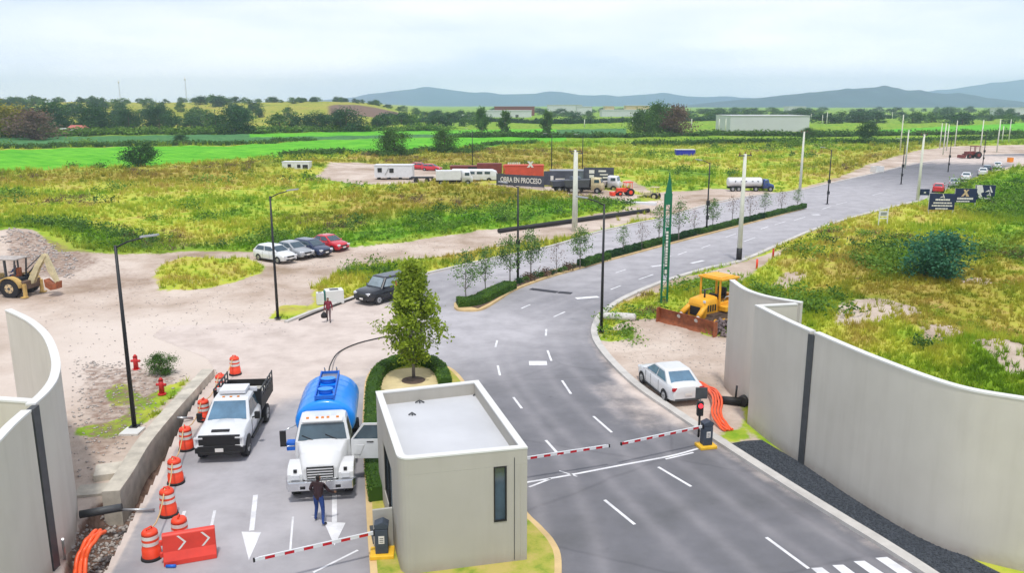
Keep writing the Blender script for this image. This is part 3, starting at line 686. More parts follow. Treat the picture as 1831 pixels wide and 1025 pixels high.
mb=MB().mt('concrete'); p0=lp(1.78)+Vector((-dl.y,dl.x,0))*.02; p1=p0+Vector((-dl.y,dl.x,0))*.62; wallseg(mb,p1,p0,.1,1.45,.1); mb.build('entry_screen',root)
mb=MB().mt('dark_grey'); p=onleft(2.6,.35,.15); mb.box((p[0],p[1],.17),(1.1,.6,.08),rz=al); mb.build('door_step',root)
# ================================================================ vehicles
def wheelpart(root,x,y,r,w,rimmat='rim',out=1,rr=.6):
    mb=MB().mt('rubber'); mb.cyl((0,-w/2,0),(0,w/2,0),r,n=22)
    o=mb.build('wheel',root); o.location=(x,y,r)
    mb=MB().mt(rimmat); mb.cyl((0,out*(w/2-.01),0),(0,out*(w/2+.012),0),r*rr,r*rr*.92,n=18)
    mb.mt('dark_grey'); mb.cyl((0,out*(w/2+.01),0),(0,out*(w/2+.02),0),r*.16,n=10)
    for k in range(5):
        a=k*2*math.pi/5; mb.box((math.cos(a)*r*.38,out*(w/2+.012),math.sin(a)*r*.38),(r*.16,.012,r*.1),ry=-a)
    mb.build('rim',o); return o
def bodyring(x,w,zb,zt,cr=.04):
    m=(zb+zt)/2
    h=[(.0,zb),(.8*w,zb),(w*.97,zb+.06),(w,m),(w*.985,zt-.16*(zt-zb)),(w*.9,zt-.02),(w*.55,zt+cr*.7),(0,zt+cr)]
    pts=h+[(-a,b) for a,b in reversed(h[1:-1])]
    return [(x,a,b) for a,b in pts]
def lerp(a,b,t): return tuple(a[i]+(b[i]-a[i])*t for i in range(3))
def pane(mb,q,u0,u1,v0,v1,off=.012,th=.006):   # q: bl,br,tr,tl
    f=lambda u,v: Vector(lerp(lerp(q[0],q[1],u),lerp(q[3],q[2],u),v))
    pts=[f(u0,v0),f(u1,v0),f(u1,v1),f(u0,v1)]; n=(pts[1]-pts[0]).cross(pts[3]-pts[0]).normalized()
    mb.quad([p+n*off for p in pts],th)
def car(label,paint,loc,rz,L_=4.4,W=1.74,H=1.46,kind='sedan',group=None,cat='car',trim='black',detail=True,glass='glass'):
    root=thing('parked_car',label,cat,(loc[0],loc[1],loc[2] if len(loc)>2 else 0),rz,group)
    w=W/2; h=H/1.46
    if kind=='sedan': st=[(-.5,.78,.36,.7),(-.49,.88,.28,.9),(-.455,.94,.24,.99),(-.33,.99,.2,1.0),(-.1,1,.19,.97),(.12,1,.19,.95),(.22,1,.19,.95),(.32,.98,.19,.9),(.42,.95,.22,.82),(.475,.88,.26,.72),(.5,.76,.34,.58)]; cb=(-.385,.25,-.22,.06)
    elif kind=='hatch': st=[(-.5,.86,.36,.8),(-.49,.93,.28,.98),(-.46,.97,.24,1.02),(-.33,1,.2,1.0),(-.1,1,.19,.98),(.12,1,.19,.96),(.24,1,.19,.95),(.34,.98,.19,.88),(.43,.94,.22,.79),(.48,.87,.26,.7),(.5,.76,.34,.58)]; cb=(-.485,.27,-.37,.07)
    else: st=[(-.5,.93,.42,.9),(-.49,.97,.36,1.08),(-.46,.99,.32,1.14),(-.3,1,.3,1.14),(-.1,1,.29,1.13),(.12,1,.29,1.12),(.24,1,.29,1.1),(.36,.99,.3,1.06),(.45,.97,.33,1.0),(.49,.93,.38,.9),(.5,.88,.44,.74)]; cb=(-.485,.24,-.44,.12); h=1
    st=[(s[0]*L_,s[1]*w,s[2],s[3]*h) for s in st]
    mb=MB().mt(paint); mb.loft([bodyring(*s) for s in st])
    belt=[s for s in st if abs(s[0])<.2*L_][0][3]-.03
    x0,x1,x2,x3=[c*L_ for c in cb]; wb=w*.93; wr=w*.74; zr=H-.06
    # cabin shell
    def rr(xa,xb,hw,z,cr=.06):
        return [(xa,-hw+cr,z),(xa+cr,-hw,z),(xb-cr,-hw,z),(xb,-hw+cr,z),(xb,hw-cr,z),(xb-cr,hw,z),(xa+cr,hw,z),(xa,hw-cr,z)]
    mb.loft([rr(x0,x1,wb,belt),rr(x2,x3,wr,zr),rr(x2+.1,x3-.1,wr-.1,H-.005,.1)],True,False)
    mb.mt('black')
    for s in (1,-1):
        for xx in (-.31*L_,.31*L_):
            r=.36*(1.15 if kind=='suv' else 1); n=10
            for k in range(n):
                a0=math.pi*k/n; a1=math.pi*(k+1)/n; yy=s*(w*1.0+.004)
                q=[(xx,yy,.3),(xx+math.cos(a0)*r,yy,.3+math.sin(a0)*r),(xx+math.cos(a1)*r,yy,.3+math.sin(a1)*r)]
                mb.add(q if s<0 else q[::-1],[(0,1,2)])
        if detail:
            for xx in (-.16*L_,.055*L_,.2*L_): mb.box((xx,s*(w+.001),.62*h),(.015,.01,.56*h))
            mb.box((0,s*(w*.985),.25),(L_*.45,.05,.09))
    mb.build('body',root,.012 if detail else 0)
    # glass
    z0,z1=belt,zr
    f=[(x1,-wb,z0),(x1,wb,z0),(x3,wr,z1),(x3,-wr,z1)]
    g=MB().mt(glass); pane(g,f,.08,.92,.1,.93,.012); g.build('windshield',root)
    f=[(x0,wb,z0),(x0,-wb,z0),(x2,-wr,z1),(x2,wr,z1)]
    g=MB().mt(glass); pane(g,f,.1,.9,.12,.9,.012); g.build('rear_window',root)
    for s in (1,-1):
        a=(x0,s*wb,z0);b=(x1,s*wb,z0);c=(x3,s*wr,z1);d=(x2,s*wr,z1)
        q=[b,a,d,c] if s>0 else [a,b,c,d]
        spans=((.08,.48),(.52,.94)) if s<0 else ((.06,.48),(.52,.92))
        for u0,u1 in spans:
            g=MB().mt(glass); pane(g,q,u0,u1,.12,.88,.012); g.build('side_window',root)
    for s in (1,-1):
        for xx in (-.31*L_,.31*L_): wheelpart(root,xx,s*(w-.085),.31*(1.12 if kind=='suv' else 1),.2,out=s)
        e=st[-2]; r_=st[1]
        g=MB().mt('lamp_lens'); g.box((.485*L_,s*w*.68,e[3]-.06),(.16,w*.34,.15),ry=.3,rz=-s*.25); g.build('headlight',root)
        g=MB().mt('tail_red'); g.box((-.485*L_,s*w*.78,.84*h if kind!='suv' else .95),(.1,w*.26,.15 if kind=='sedan' else .24),rz=s*.2); g.build('taillight',root)
        g=MB().mt(paint if paint!='silver_paint' else 'silver_paint'); g.box((.17*L_,s*(w+.07),belt+.07),(.12,.16,.1)); g.build('mirror',root)
    if detail:
        g=MB().mt('black'); g.box((.497*L_,0,.6*h),(.06,w*.9,.13)); g.box((.499*L_,0,.36),(.06,w*1.2,.12)); g.build('grille',root)
        for s,zz in ((1,.47),(-1,.6)):
            g=MB().mt('retro_white'); g.box((s*(.5*L_+.025),0,zz),(.015,.36,.13)); g.build('number_plate',root)
        g=MB().mt('dark_grey'); g.box((-.497*L_,0,.34),(.05,w*1.5,.1)); g.build('bumper',root)
    return root
def remap(root,tab):
    xs=[t[0] for t in tab]; ys=[t[1] for t in tab]; f=lambda x: float(np.interp(x,xs,ys))+(x-xs[-1] if x>xs[-1] else (x-xs[0] if x<xs[0] else 0))
    def go(o):
        for ch in o.children:
            if ch.name.startswith('wheel'): ch.location.x=f(ch.location.x); continue
            if ch.type=='MESH':
                for v in ch.data.vertices: v.co.x=f(v.co.x)
            go(ch)
    go(root)
# white saloon on the verge
a=head((1197,724),(1160,693)); c0=P(1228,726)
fwd=Vector((math.cos(a),math.sin(a),0)); c0=c0+fwd*2.1
car('white saloon parked on the bare verge beside the right kerb, seen from behind','white_paint',(c0.x,c0.y,0.02),a,4.45,1.76,1.47,glass='glass_blue')
# row of four
def put(px0,px1): # rear, front ground pixels
    A,B=P(*px0),P(*px1); v=(B-A); return ((A+B)/2,math.atan2(v.y,v.x),v.length)
G4='cars parked side by side on the dirt'
for pa,pb,lab,pt,kd in (((474,464),(512,470),'white hatchback at the left end of the row on the dirt, behind the lamp post','white_paint','hatch'),
    ((508,459),(540,461),'silver saloon parked second in the row on the dirt, beside the blue car','silver_paint','sedan'),
    ((540,453),(575,459),'dark blue hatchback parked between the silver and red cars on the dirt','navy_paint','hatch'),
    ((566,444),(612,450),'bright red saloon parked at the right end of the row on the dirt','red_paint','sedan')):
    c,a,l=put(pa,pb); car(lab,pt,(c.x,c.y,.03),a if False else -.62,4.3,1.72,1.5,kd,G4)
A=P(652,546); a=head((712,534),(655,548)); f=Vector((math.cos(a),math.sin(a),0)); c=A-f*1.9+Vector((.0,.3,0))
car('black boxy off-road wagon parked at the kerb with its front to the junction','black_paint',(c.x,c.y,0),a,4.5,1.85,1.85,'suv',glass='glass_pale')
# far parked cars by the billboards
GF='vehicles parked along the far right kerb'
for px,py,lab,pt,kd in ((1678,343,'red and white small car parked just beyond the billboards','red_paint','hatch'),(1706,334,'pale blue car parked behind the billboards next to the red one','silver_paint','sedan'),
    (1727,322,'white car parked ahead of the navy car along the far kerb','white_paint','sedan'),(1764,308,'navy car nearest the far end of the kerbside row','navy_paint','suv'),(1757,313,'white car tucked against the navy car in the far kerbside row','white_paint','hatch'),(1783,301,'small white car at the far end of the kerbside row, by the green bank','white_paint','hatch')):
    c=P(px,py); car(lab,pt,(c.x,c.y,0),1.05,4.3,1.7,1.5,kd,GF,detail=False)
for px,py,lab,pt in ((752,303,'red car parked on the grass beside the white cabin','red_paint'),(772,305,'red hatchback parked right of the other red car in the field','red_paint')):
    c=P(px,py); car(lab,pt,(c.x,c.y,hz(c.x,c.y)),-.3,4.3,1.7,1.5,'hatch','red cars in the field',detail=False)
c=P(1062,332); car('white pickup standing right of the concrete pole among the site vehicles','white_paint',(c.x,c.y,0),-.3,4.6,1.8,1.7,'suv',None,'pickup',detail=False)
# ---------------------------------------------------------------- white dump pickup
def dump_pickup():
    pa,pb=P(394,829),P(437,818); a=math.atan2((P(437,818)-P(467,762)).y,(P(437,818)-P(467,762)).x)
    f=Vector((math.cos(a),math.sin(a),0)); c=P(394,830)-f*3.2
    root=thing('dump_pickup','white crew pickup with a black slatted dump bed waiting in the entry lane','pickup truck',(c.x,c.y,0),a)
    w=.99
    st=[(-.35,.99,.55,1.28),(.6,1,.5,1.28),(1.2,1,.5,1.28),(1.35,1,.5,1.27),(2.1,.985,.5,1.24),(2.7,.97,.52,1.18),(3.0,.95,.55,1.1),(3.1,.9,.6,.95)]
    mb=MB().mt('white_paint'); mb.loft([bodyring(s[0],s[1]*w,s[2],s[3],.05) for s in st])
    mb.loft([bodyring(1.3,.5,1.2,1.27,.05),bodyring(2.2,.52,1.18,1.3,.06),bodyring(2.95,.45,1.1,1.13,.03)])
    wb,wr=.9,.72
    def rr(xa,xb,hw,z,cr=.08): return [(xa,-hw+cr,z),(xa+cr,-hw,z),(xb-cr,-hw,z),(xb,-hw+cr,z),(xb,hw-cr,z),(xb-cr,hw,z),(xa+cr,hw,z),(xa,hw-cr,z)]
    mb.loft([rr(-.35,1.45,wb,1.24),rr(-.3,.78,wr,1.88),rr(-.2,.68,wr-.06,1.94,.12)],True,False)
    mb.mt('black')
    for s in (1,-1):
        for xx,r in ((2.25,.5),):
            for k in range(10):
                a0=math.pi*k/10; a1=math.pi*(k+1)/10; yy=s*(w*.995+.005)
                q=[(xx,yy,.42),(xx+math.cos(a0)*r,yy,.42+math.sin(a0)*r),(xx+math.cos(a1)*r,yy,.42+math.sin(a1)*r)]; mb.add(q if s<0 else q[::-1],[(0,1,2)])
        mb.box((.55,s*w,.9),(.02,.012,.7)); mb.box((1.4,s*w,.9),(.02,.012,.7)); mb.box((.5,s*(w-.02),.5),(2.0,.12,.1))
    mb.build('body',root,.015)
    f_=[(1.45,-wb,1.24),(1.45,wb,1.24),(.78,wr,1.88),(.78,-wr,1.88)]
    g=MB().mt('glass_blue'); pane(g,f_,.06,.94,.06,.95,.012); g.build('windshield',root)
    for s in (1,-1):
        q=[(1.45,s*wb,1.24),(-.35,s*wb,1.24),(-.3,s*wr,1.88),(.78,s*wr,1.88)]; q=q if s>0 else [q[1],q[0],q[3],q[2]]
        for u0,u1 in ((.1,.5),(.54,.93)) : 
            g=MB().mt('glass'); pane(g,q,u0,u1,.12,.86,.012); g.build('side_window',root)
        g=MB().mt('black'); g.box((1.2,s*1.17,1.35),(.12,.2,.28)); g.tube([(1.2,s*.95,1.25),(1.2,s*1.1,1.3)],.03); g.build('mirror',root)
        g=MB().mt('lamp_lens'); g.mt('white_paint'); g.box((3.12,s*.78,1.07),(.1,.3,.06),rz=-s*.15); g.box((3.09,s*.925,.9),(.16,.07,.36)); g.box((3.13,s*.78,.73),(.1,.32,.07),rz=-s*.15); g.build('headlight',root)
        wheelpart(root,2.25,s*.84,.42,.26,out=s); wheelpart(root,-1.45,s*.9,.42,.26,out=s,rimmat='steel'); wheelpart(root,-1.45,s*.6,.42,.24,out=s)
    g=MB().mt('black'); g.box((3.06,0,.88),(.14,1.6,.56)); g.box((3.08,0,.6),(.22,1.9,.3)); g.box((3.16,0,.44),(.1,1.6,.12)); g.build('grille',root,.02)
    g=MB().mt('retro_white'); g.box((3.215,0,.58),(.01,.32,.15)); g.build('number_plate',root)
    g=MB().mt('black'); g.box((2.72,0,1.245),(.16,.7,.05),ry=.12); g.build('hood_scoop',root)
    g=MB().mt('amber'); 
    for y in (-.3,0,.3): g.box((.62,y,1.965),(.07,.1,.04))
    g.build('roof_marker',root)
    # bed
    g=MB().mt('black'); g.box((-1.75,0,.98),(2.7,2.0,.14)); g.box((-1.75,0,.72),(2.7,.8,.22))
    for s in (1,-1): g.box((-1.75,s*.98,1.27),(2.7,.06,.46))
    g.box((-.46,0,1.45),(.08,2.0,.86)); g.box((-3.08,0,1.27),(.06,2.0,.46)); g.build('dump_bed',root)
    for s in (1,-1):
        g=MB().mt('dark_grey')
        for k in range(6): g.box((-3.02+k*.5,s*1.0,1.68),(.06,.05,.5))
        for z in (1.62,1.88): g.box((-1.77,s*1.0,z),(2.6,.035,.07))
        g.build('bed_rail',root)
    g=MB().mt('white_flat'); g.box((-.05,0,2.07),(.85,1.1,.16)); g.box((-.44,0,1.9),(.08,1.7,.2)); g.build('cab_protector',root,.02)
    g=MB().mt('concrete'); g.box((-1.75,0,1.12),(2.5,1.85,.16)); g.build('load',root)
    return root
remap(dump_pickup(),[(-3.08,-2.75),(-.35,-.15),(.78,1.0),(1.45,1.75),(3.2,3.2)])
# ---------------------------------------------------------------- blue water tanker truck
def tanker():
    F0=P(575,898); Rr=P(590,690,2.9); d=(Vector((-6.62,26.3,0))-Vector((-7.45,32.2,0))); a=math.atan2(d.y,d.x)
    f=Vector((math.cos(a),math.sin(a),0)); c=F0
    root=thing('tanker_truck','white cab water tanker truck with a bright blue tank and its door open','tanker truck',(c.x,c.y,0),a)
    # local x: 0 front bumper, negative to the rear ; length about 8.6
    g=MB().mt('black'); g.box((-4.2,.42,.72),(8,.12,.24)); g.box((-4.2,-.42,.72),(8,.12,.24))
    for x in (-1.2,-2.6,-4.5,-6.4,-7.9): g.box((x,0,.7),(.12,.9,.18))
    g.box((-6.4,0,.5),(.2,1.9,.2)); g.box((-1.15,0,.5),(.2,1.7,.2)); g.build('chassis',root)
    # hood and fenders
    g=MB().mt('white_paint')
    def ring(x,w,zb,zt,cr=.05): return bodyring(x,w,zb,zt,cr)
    g.loft([ring(-.12,.62,.78,1.28,.08),ring(-.3,.68,.75,1.42,.1),ring(-1.0,.78,.75,1.6,.1),ring(-1.85,.92,.75,1.74,.08),ring(-1.95,.94,.75,1.76,.05)])
    for s in (1,-1):
        pts=[(-.14,.62),(-.14,1.05),(-.3,1.2),(-.65,1.27),(-1.25,1.28),(-1.7,1.15),(-1.95,.9),(-1.95,.6),(-1.75,.6),(-1.6,.95),(-1.2,1.12),(-.85,1.1),(-.62,.9),(-.55,.62)]
        y0,y1=(.62,1.17) if s>0 else (-1.17,-.62)
        g.yprism(pts,y0,y1)
    g.build('hood',root,.035)
    g=MB().mt('chrome'); g.box((.02,0,.66),(.14,2.3,.34)); 
    for s in (1,-1): g.box((-.12,s*1.12,.66),(.34,.12,.34),rz=-s*.35)
    g.build('bumper',root,.03)
    g=MB().mt('black'); g.box((-.1,0,1.1),(.08,.95,.44)); gg=g.build('grille',root)
    g=MB().mt('white_paint')
    for z in (.95,1.05,1.15,1.25): g.box((-.05,0,z),(.04,.9,.035))
    g.build('grille_bar',gg)
    for s in (1,-1):
        g=MB().mt('lamp_lens'); g.box((-.12,s*.88,.95),(.08,.3,.16)); g.build('headlight',root)
        g=MB().mt('black'); g.box((-.2,s*.88,1.17),(.1,.12,.1)); g.build('marker_lamp',root)
        wheelpart(root,-1.12,s*.95,.5,.28,'steel',s); 
        wheelpart(root,-6.4,s*.98,.5,.28,'steel',s); wheelpart(root,-6.4,s*.66,.5,.26,'steel',s)
    g=MB().mt('retro_white'); g.box((.1,-.02,.72),(.012,.42,.18)); g.build('number_plate',root)
    g=MB().mt('black'); g.box((.108,-.02,.74),(.004,.3,.06)); g.box((.1,.62,.62),(.02,.18,.1)); g.box((.1,-.62,.62),(.02,.18,.1)); g.build('tow_opening',root)
    # cab
    wb,wr=1.0,.86
    def rr(xa,xb,hw,z,cr=.1): return [(xa,-hw+cr,z),(xa+cr,-hw,z),(xb-cr,-hw,z),(xb,-hw+cr,z),(xb,hw-cr,z),(xb-cr,hw,z),(xa+cr,hw,z),(xa,hw-cr,z)]
    g=MB().mt('white_paint'); g.loft([rr(-3.4,-1.9,1.0,.72),rr(-3.4,-1.88,1.03,1.2),rr(-3.4,-1.88,1.0,1.72),rr(-3.36,-2.34,wr,2.34),rr(-3.3,-2.42,wr-.04,2.46,.14)],True,False)
    g.box((-2.38,0,2.42),(.42,1.5,.07),ry=.12)
    g.build('cab',root,.02)
    f_=[(-1.88,-wb,1.72),(-1.88,wb,1.72),(-2.34,wr,2.34),(-2.34,-wr,2.34)]
    g=MB().mt('glass'); pane(g,f_,.05,.95,.08,.9,.012); wsd=g.build('windshield',root)
    
    for y_ in (.55,-.3): g=MB().mt('black'); g.tube([(-1.84,y_,1.78),(-2.0,y_-.45,1.95)],.015,5); g.build('wiper',wsd)
    for s in (1,-1):
        q=[(-1.88,s*wb,1.72),(-3.4,s*wb,1.72),(-3.36,s*wr,2.34),(-2.34,s*wr,2.34)]; q=q if s>0 else [q[1],q[0],q[3],q[2]]
        u=(.15,.7) if s>0 else (.3,.88)
        g=MB().mt('black' if s>0 else 'glass'); pane(g,q,u[0],u[1],.08,.88,.012); g.build('side_window',root)
    g=MB().mt('black'); pane(g,[(-2.0,1.035,.8),(-3.15,1.035,.8),(-3.15,1.03,1.66),(-2.0,1.03,1.66)],0,1,0,1,.0); g.build('door_opening',root)
    for y in (-.55,-.2,.0,.2,.55):
        g=MB().mt('amber'); g.box((-2.42,y,2.485),(.08,.1,.05)); g.build('roof_marker',root)
    # open door hinged at the front edge on the truck's left (local +y)
    dr=MB().mt('white_paint'); th=.07; hx,hy=-1.98,1.04; da=R(98)
    def dp(u,z): return (hx-math.cos(da)*u*1, hy+math.sin(da)*u, z)
    def slab(poly,mt,off=0,t=th):
        dr.mt(mt); pts=[Vector(dp(u,z)) for u,z in poly]; n=(pts[1]-pts[0]).cross(pts[2]-pts[0]).normalized(); dr.quad([p+n*off for p in pts],t)
    slab([(0,.95),(1.12,.95),(1.16,1.72),(0,1.72)],'white_paint')
    slab([(0,1.72),(.08,1.72),(.55,2.33),(.47,2.36)],'white_paint'); slab([(.5,2.28),(1.08,2.28),(1.06,2.36),(.5,2.36)],'white_paint'); slab([(1.06,1.72),(1.16,1.72),(1.1,2.36),(1.0,2.36)],'white_paint')
    slab([(.1,1.14),(.34,1.12),(.5,1.5),(.12,1.52)],'white_paint',.075,.02)
    slab([(.6,1.6),(.85,1.6),(.85,1.64),(.6,1.64)],'black',-.02,.12)
    dd=dr.build('door',root,.01)
    dr=MB(); slab([(.1,1.74),(1.04,1.74),(.99,2.28),(.52,2.28)],'glass',.03,.015); dr.build('pane',dd)
    for s in (-1,):
        g=MB().mt('chrome'); g.tube([(-2.0,s*1.02,1.55),(-1.9,s*1.4,1.6)],.025); g.tube([(-2.2,s*.95,2.3),(-1.9,s*1.4,2.2)],.025); g.mt('black'); g.box((-1.9,s*1.42,1.9),(.1,.22,.6)); g.build('mirror',root)
        g=MB().mt('tank_blue_deep'); g.box((-2.4,s*1.2,1.45),(.4,.3,.3)); g.build('side_box',root)
    # tank
    g=MB().mt('tank_blue'); rings=[]
    def el(x,k=1.0,n=32): return [(x,math.cos(2*math.pi*i/n)*1.16*k,1.92+math.sin(2*math.pi*i/n)*.86*k) for i in range(n)]
    for x,k in ((-3.5,.55),(-3.52,.86),(-3.62,.97),(-3.8,1.0),(-8.1,1.0),(-8.3,.97),(-8.4,.86),(-8.42,.55)): rings.append(el(x,k))
    g.loft(rings); 
    for x in (-4.6,-5.5,-6.4,-7.3):
        g.mt('tank_blue'); g.loft([el(x-.05,1.006),el(x,1.015),el(x+.05,1.006)],False)
    tk=g.build('tank',root)
    g=MB().mt('tank_blue_deep')
    for s in (1,-1): g.box((-5.9,s*.36,2.84),(4.4,.05,.2))
    for x in (-3.75,-5.4,-6.4,-8.05): g.box((x,0,2.86),(.05,.7,.14))
    g.build('walkway_rail',root)
    g=MB().mt('steel'); g.box((-7.5,0,2.8),(1.0,.62,.06)); g.mt('tank_blue'); g.box((-5.4,0,2.79),(3.19,.62,.04)); g.build('walkway',root)
    for x in (-4.6,-6.4):
        g=MB().mt('tank_blue_deep'); g.cyl((x,0,2.75),(x,0,2.98),.27,n=20); g.mt('tank_blue'); g.cyl((x,0,2.98),(x,0,3.02),.3,n=20); g.build('hatch',root)
    g=MB().mt('steel')
    for s in (1,-1): g.tube([(-8.5,s*.25,.9),(-8.5,s*.25,2.9),(-8.2,s*.25,3.05)],.025)
    for k in range(6): g.box((-8.5,0,1.0+k*.35),(.03,.5,.03))
    g.build('ladder',root)
    for s in (1,-1):
        g=MB().mt('black'); g.yprism([(-5.75,.62),(-5.78,.95),(-6.1,1.16),(-6.7,1.16),(-7.02,.95),(-7.05,.62),(-7.0,.62),(-6.97,.93),(-6.68,1.12),(-6.12,1.12),(-5.82,.93),(-5.8,.62)],min(s*.75,s*1.15),max(s*.75,s*1.15)); g.build('mudguard',root)
        g=MB().mt('dark_grey'); g.box((-4.4,s*.95,.75),(1.6,.35,.35)); g.build('side_box',root)
    return root
remap(tanker(),[(-8.42,-6.35),(-3.4,-2.8),(-1.9,-1.45),(0,0)])
def hose(name,pts,r,mt,label,cat,group=None):
    mb=MB().mt(mt); mb.tube(smooth_line(pts,5),r,8); return tag(mb.build(name),label,cat,group)
hose('hose',[P(590,690,2.6),P(588,668,1.6),P(592,650,.5),P(606,630,.08),P(640,614,.05),P(690,602,.05)],.035,'black','thin black hose trailing from the rear of the blue tanker across the dusty road','hose')
# ---------------------------------------------------------------- bulldozer
def dozer():
    A,B=P(1187,577),P(1290,606); bd=(B-A).normalized(); a=math.atan2(-bd.x,bd.y)+math.pi  # forward is perpendicular to the blade
    f=Vector((math.cos(a),math.sin(a),0))
    if f.x>0: a+=math.pi; f=-f
    mid=A+bd*2.1; c=mid-f*2.05
    root=thing('bulldozer','yellow crawler bulldozer with a rusty blade parked on the verge against the wall','bulldozer',(c.x,c.y,0),a)
    for s in (1,-1):
        g=MB().mt('mud'); n=22; prof=[]
        for k in range(n):
            t=2*math.pi*k/n; cx=1.25 if math.cos(t)>0 else -1.25; prof.append((cx+math.cos(t)*.45,.47+math.sin(t)*.45))
        y0,y1=s*.85-.26,s*.85+.26; g.yprism(prof,y0,y1)
        for k in range(26):
            x=-1.5+k*.12; 
            g.box((x,s*.85,.935),(.05,.54,.05)); 
        g.build('track',root)
        g=MB().mt('dozer_yellow'); g.box((0,s*1.12,.47),(2.3,.06,.24)); 
        for x in (-1.25,1.25): g.cyl((x,s*1.1,.47),(x,s*1.16,.47),.27,n=16)
        g.build('track_frame',root)
        g=MB().mt('dozer_yellow'); g.tube([(.2,s*1.2,.6),(2.6,s*1.1,.5)],.1,8); g.build('push_arm',root)
        g=MB().mt('dozer_yellow'); g.tube([(1.2,s*.46,1.6),(2.5,s*.62,.9)],.17,8); g.mt('stone_white'); g.tube([(2.3,s*.6,1.0),(2.8,s*.64,.7)],.12,8); g.build('lift_cylinder',root)
    g=MB().mt('dozer_yellow')
    g.loft([bodyring(1.9,.55,.7,1.5,.03),bodyring(1.7,.62,.65,1.78,.04),bodyring(.2,.64,.65,1.9,.04),bodyring(.15,.6,.65,1.9,.04)])
    g.box((-.9,0,1.15),(2.0,1.2,.7)); g.box((-.9,.88,1.2),(1.9,.55,.3)); g.box((-.9,-.88,1.2),(1.9,.55,.3)); g.box((-1.75,0,1.55),(.5,1.3,.6)); g.build('body',root,.03)
    g=MB().mt('black'); g.cyl((1.0,.12,1.7),(1.0,.12,2.35),.06,n=10); g.build('exhaust',root)
    g=MB().mt('black'); g.box((1.93,0,1.1),(.04,.7,.55)); g.build('radiator',root)
    for s in (1,-1):
        for k in range(4): g=MB().mt('black'); g.box((.5+k*.3,s*.655,1.3),(.16,.02,.4)); g.build('engine_vent',root)
        g=MB().mt('steel'); g.tube([(-.2,s*.75,1.6),(-.2,s*.95,1.95),(-1.5,s*.95,1.95),(-1.5,s*.8,1.6)],.03,6); g.build('handrail',root)
    g=MB().mt('black'); g.box((-.9,0,1.7),(.6,.6,.16)); g.box((-1.2,0,2.0),(.14,.6,.55)); g.box((-.1,.2,1.85),(.2,.7,.3)); g.build('seat',root,.03)
    g=MB().mt('dozer_yellow'); g.box((-.75,0,2.98),(1.95,1.75,.13)); g.box((-.75,0,3.07),(1.5,1.35,.06)); g.build('canopy',root,.04)
    for sx in (.1,-1.6):
        for s in (1,-1):
            g=MB().mt('dozer_yellow'); g.box((sx,s*.7,2.15),(.1,.1,1.6)); g.build('canopy_post',root)
    g=MB().mt('rust'); rings=[]
    for y in (-2.1,2.1): rings.append([(2.95+.16*math.cos(R(t))*1-.1,y,.62+.55*math.sin(R(t))) for t in range(-80,81,20)]+[(2.9+.16*math.cos(R(t))-.1-.07,y,.62+.53*math.sin(R(t))) for t in range(80,-81,-20)])
    # concave face towards the front
    rings=[[(2.95-.22*math.cos(R(t)),y,.5+.48*math.sin(R(t))) for t in range(-80,81,20)]+[(2.87-.22*math.cos(R(t)),y,.5+.48*math.sin(R(t))) for t in range(80,-81,-20)] for y in (-2.1,2.1)]
    g.loft(rings,True,False); g.mt('rust')
    for y in (-2.1,2.1): g.box((2.9,y,.5),(.34,.06,.96))
    g.build('blade',root)
    g=MB().mt('lamp_lens'); g.box((1.75,.55,1.75),(.1,.14,.14)); g.build('work_lamp',root)
    return root,a,f,bd,mid
dz,da_,df,dbd,dmid=dozer()
dz.scale=(1.15,1.12,1.04)
remap(dz,[(-2.0,-1.55),(-.75,-.55),(0,.05),(1.9,1.3),(2.95,2.05)])
cc=dmid-df*1.7
poly=[cc+dbd*1.2-df*1.2,cc+dbd*3.4-df*.8,cc+dbd*3.3+df*1.3,cc+dbd*.6+df*1.2]; poly=[Vector((p.x,p.y,0)) for p in poly]
def pile(name,c,rx,ry,h,n,size,mt,seed,label,cat,rz=0):
    r=np.random.RandomState(seed); N=n; u=r.uniform(0,1,N)**.5; t=r.uniform(0,6.28,N); x=u*np.cos(t)*rx; y=u*np.sin(t)*ry
    hh=h*(1-u**1.6)*r.uniform(.75,1.1,N); cz,sz=math.cos(rz),math.sin(rz)
    X=c[0]+x*cz-y*sz; Y=c[1]+x*sz+y*cz
    oc=np.array([[1,0,0],[-1,0,0],[0,1,0],[0,-1,0],[0,0,1],[0,0,-1]],float); s=size*r.uniform(.5,1.5,N)
    V=oc[None]*r.uniform(.5,1.3,(N,6,1))*s[:,None,None]+np.stack([X,Y,hh],1)[:,None]
    f=np.array([[0,2,4],[2,1,4],[1,3,4],[3,0,4],[2,0,5],[1,2,5],[3,1,5],[0,3,5]])
    F=(f[None]+np.arange(N)[:,None,None]*6).reshape(-1,3)
    o=link(name,npmesh(name,V.reshape(-1,3),F,[mt])); tag(o,label,cat,None,'stuff'); return o
q=dmid-df*.9-dbd*.9; pile('rubble',(q.x,q.y),1.0,.7,.75,260,.12,'rock',7,'dark rubble heaped behind the left end of the rusty bulldozer blade','rubble',da_)
q=dmid-df*1.1+dbd*2.0; pile('rubble',(q.x,q.y),1.3,1.7,.8,420,.13,'rock',8,'dark rubble heaped by the bulldozer track next to the wall','rubble',da_)
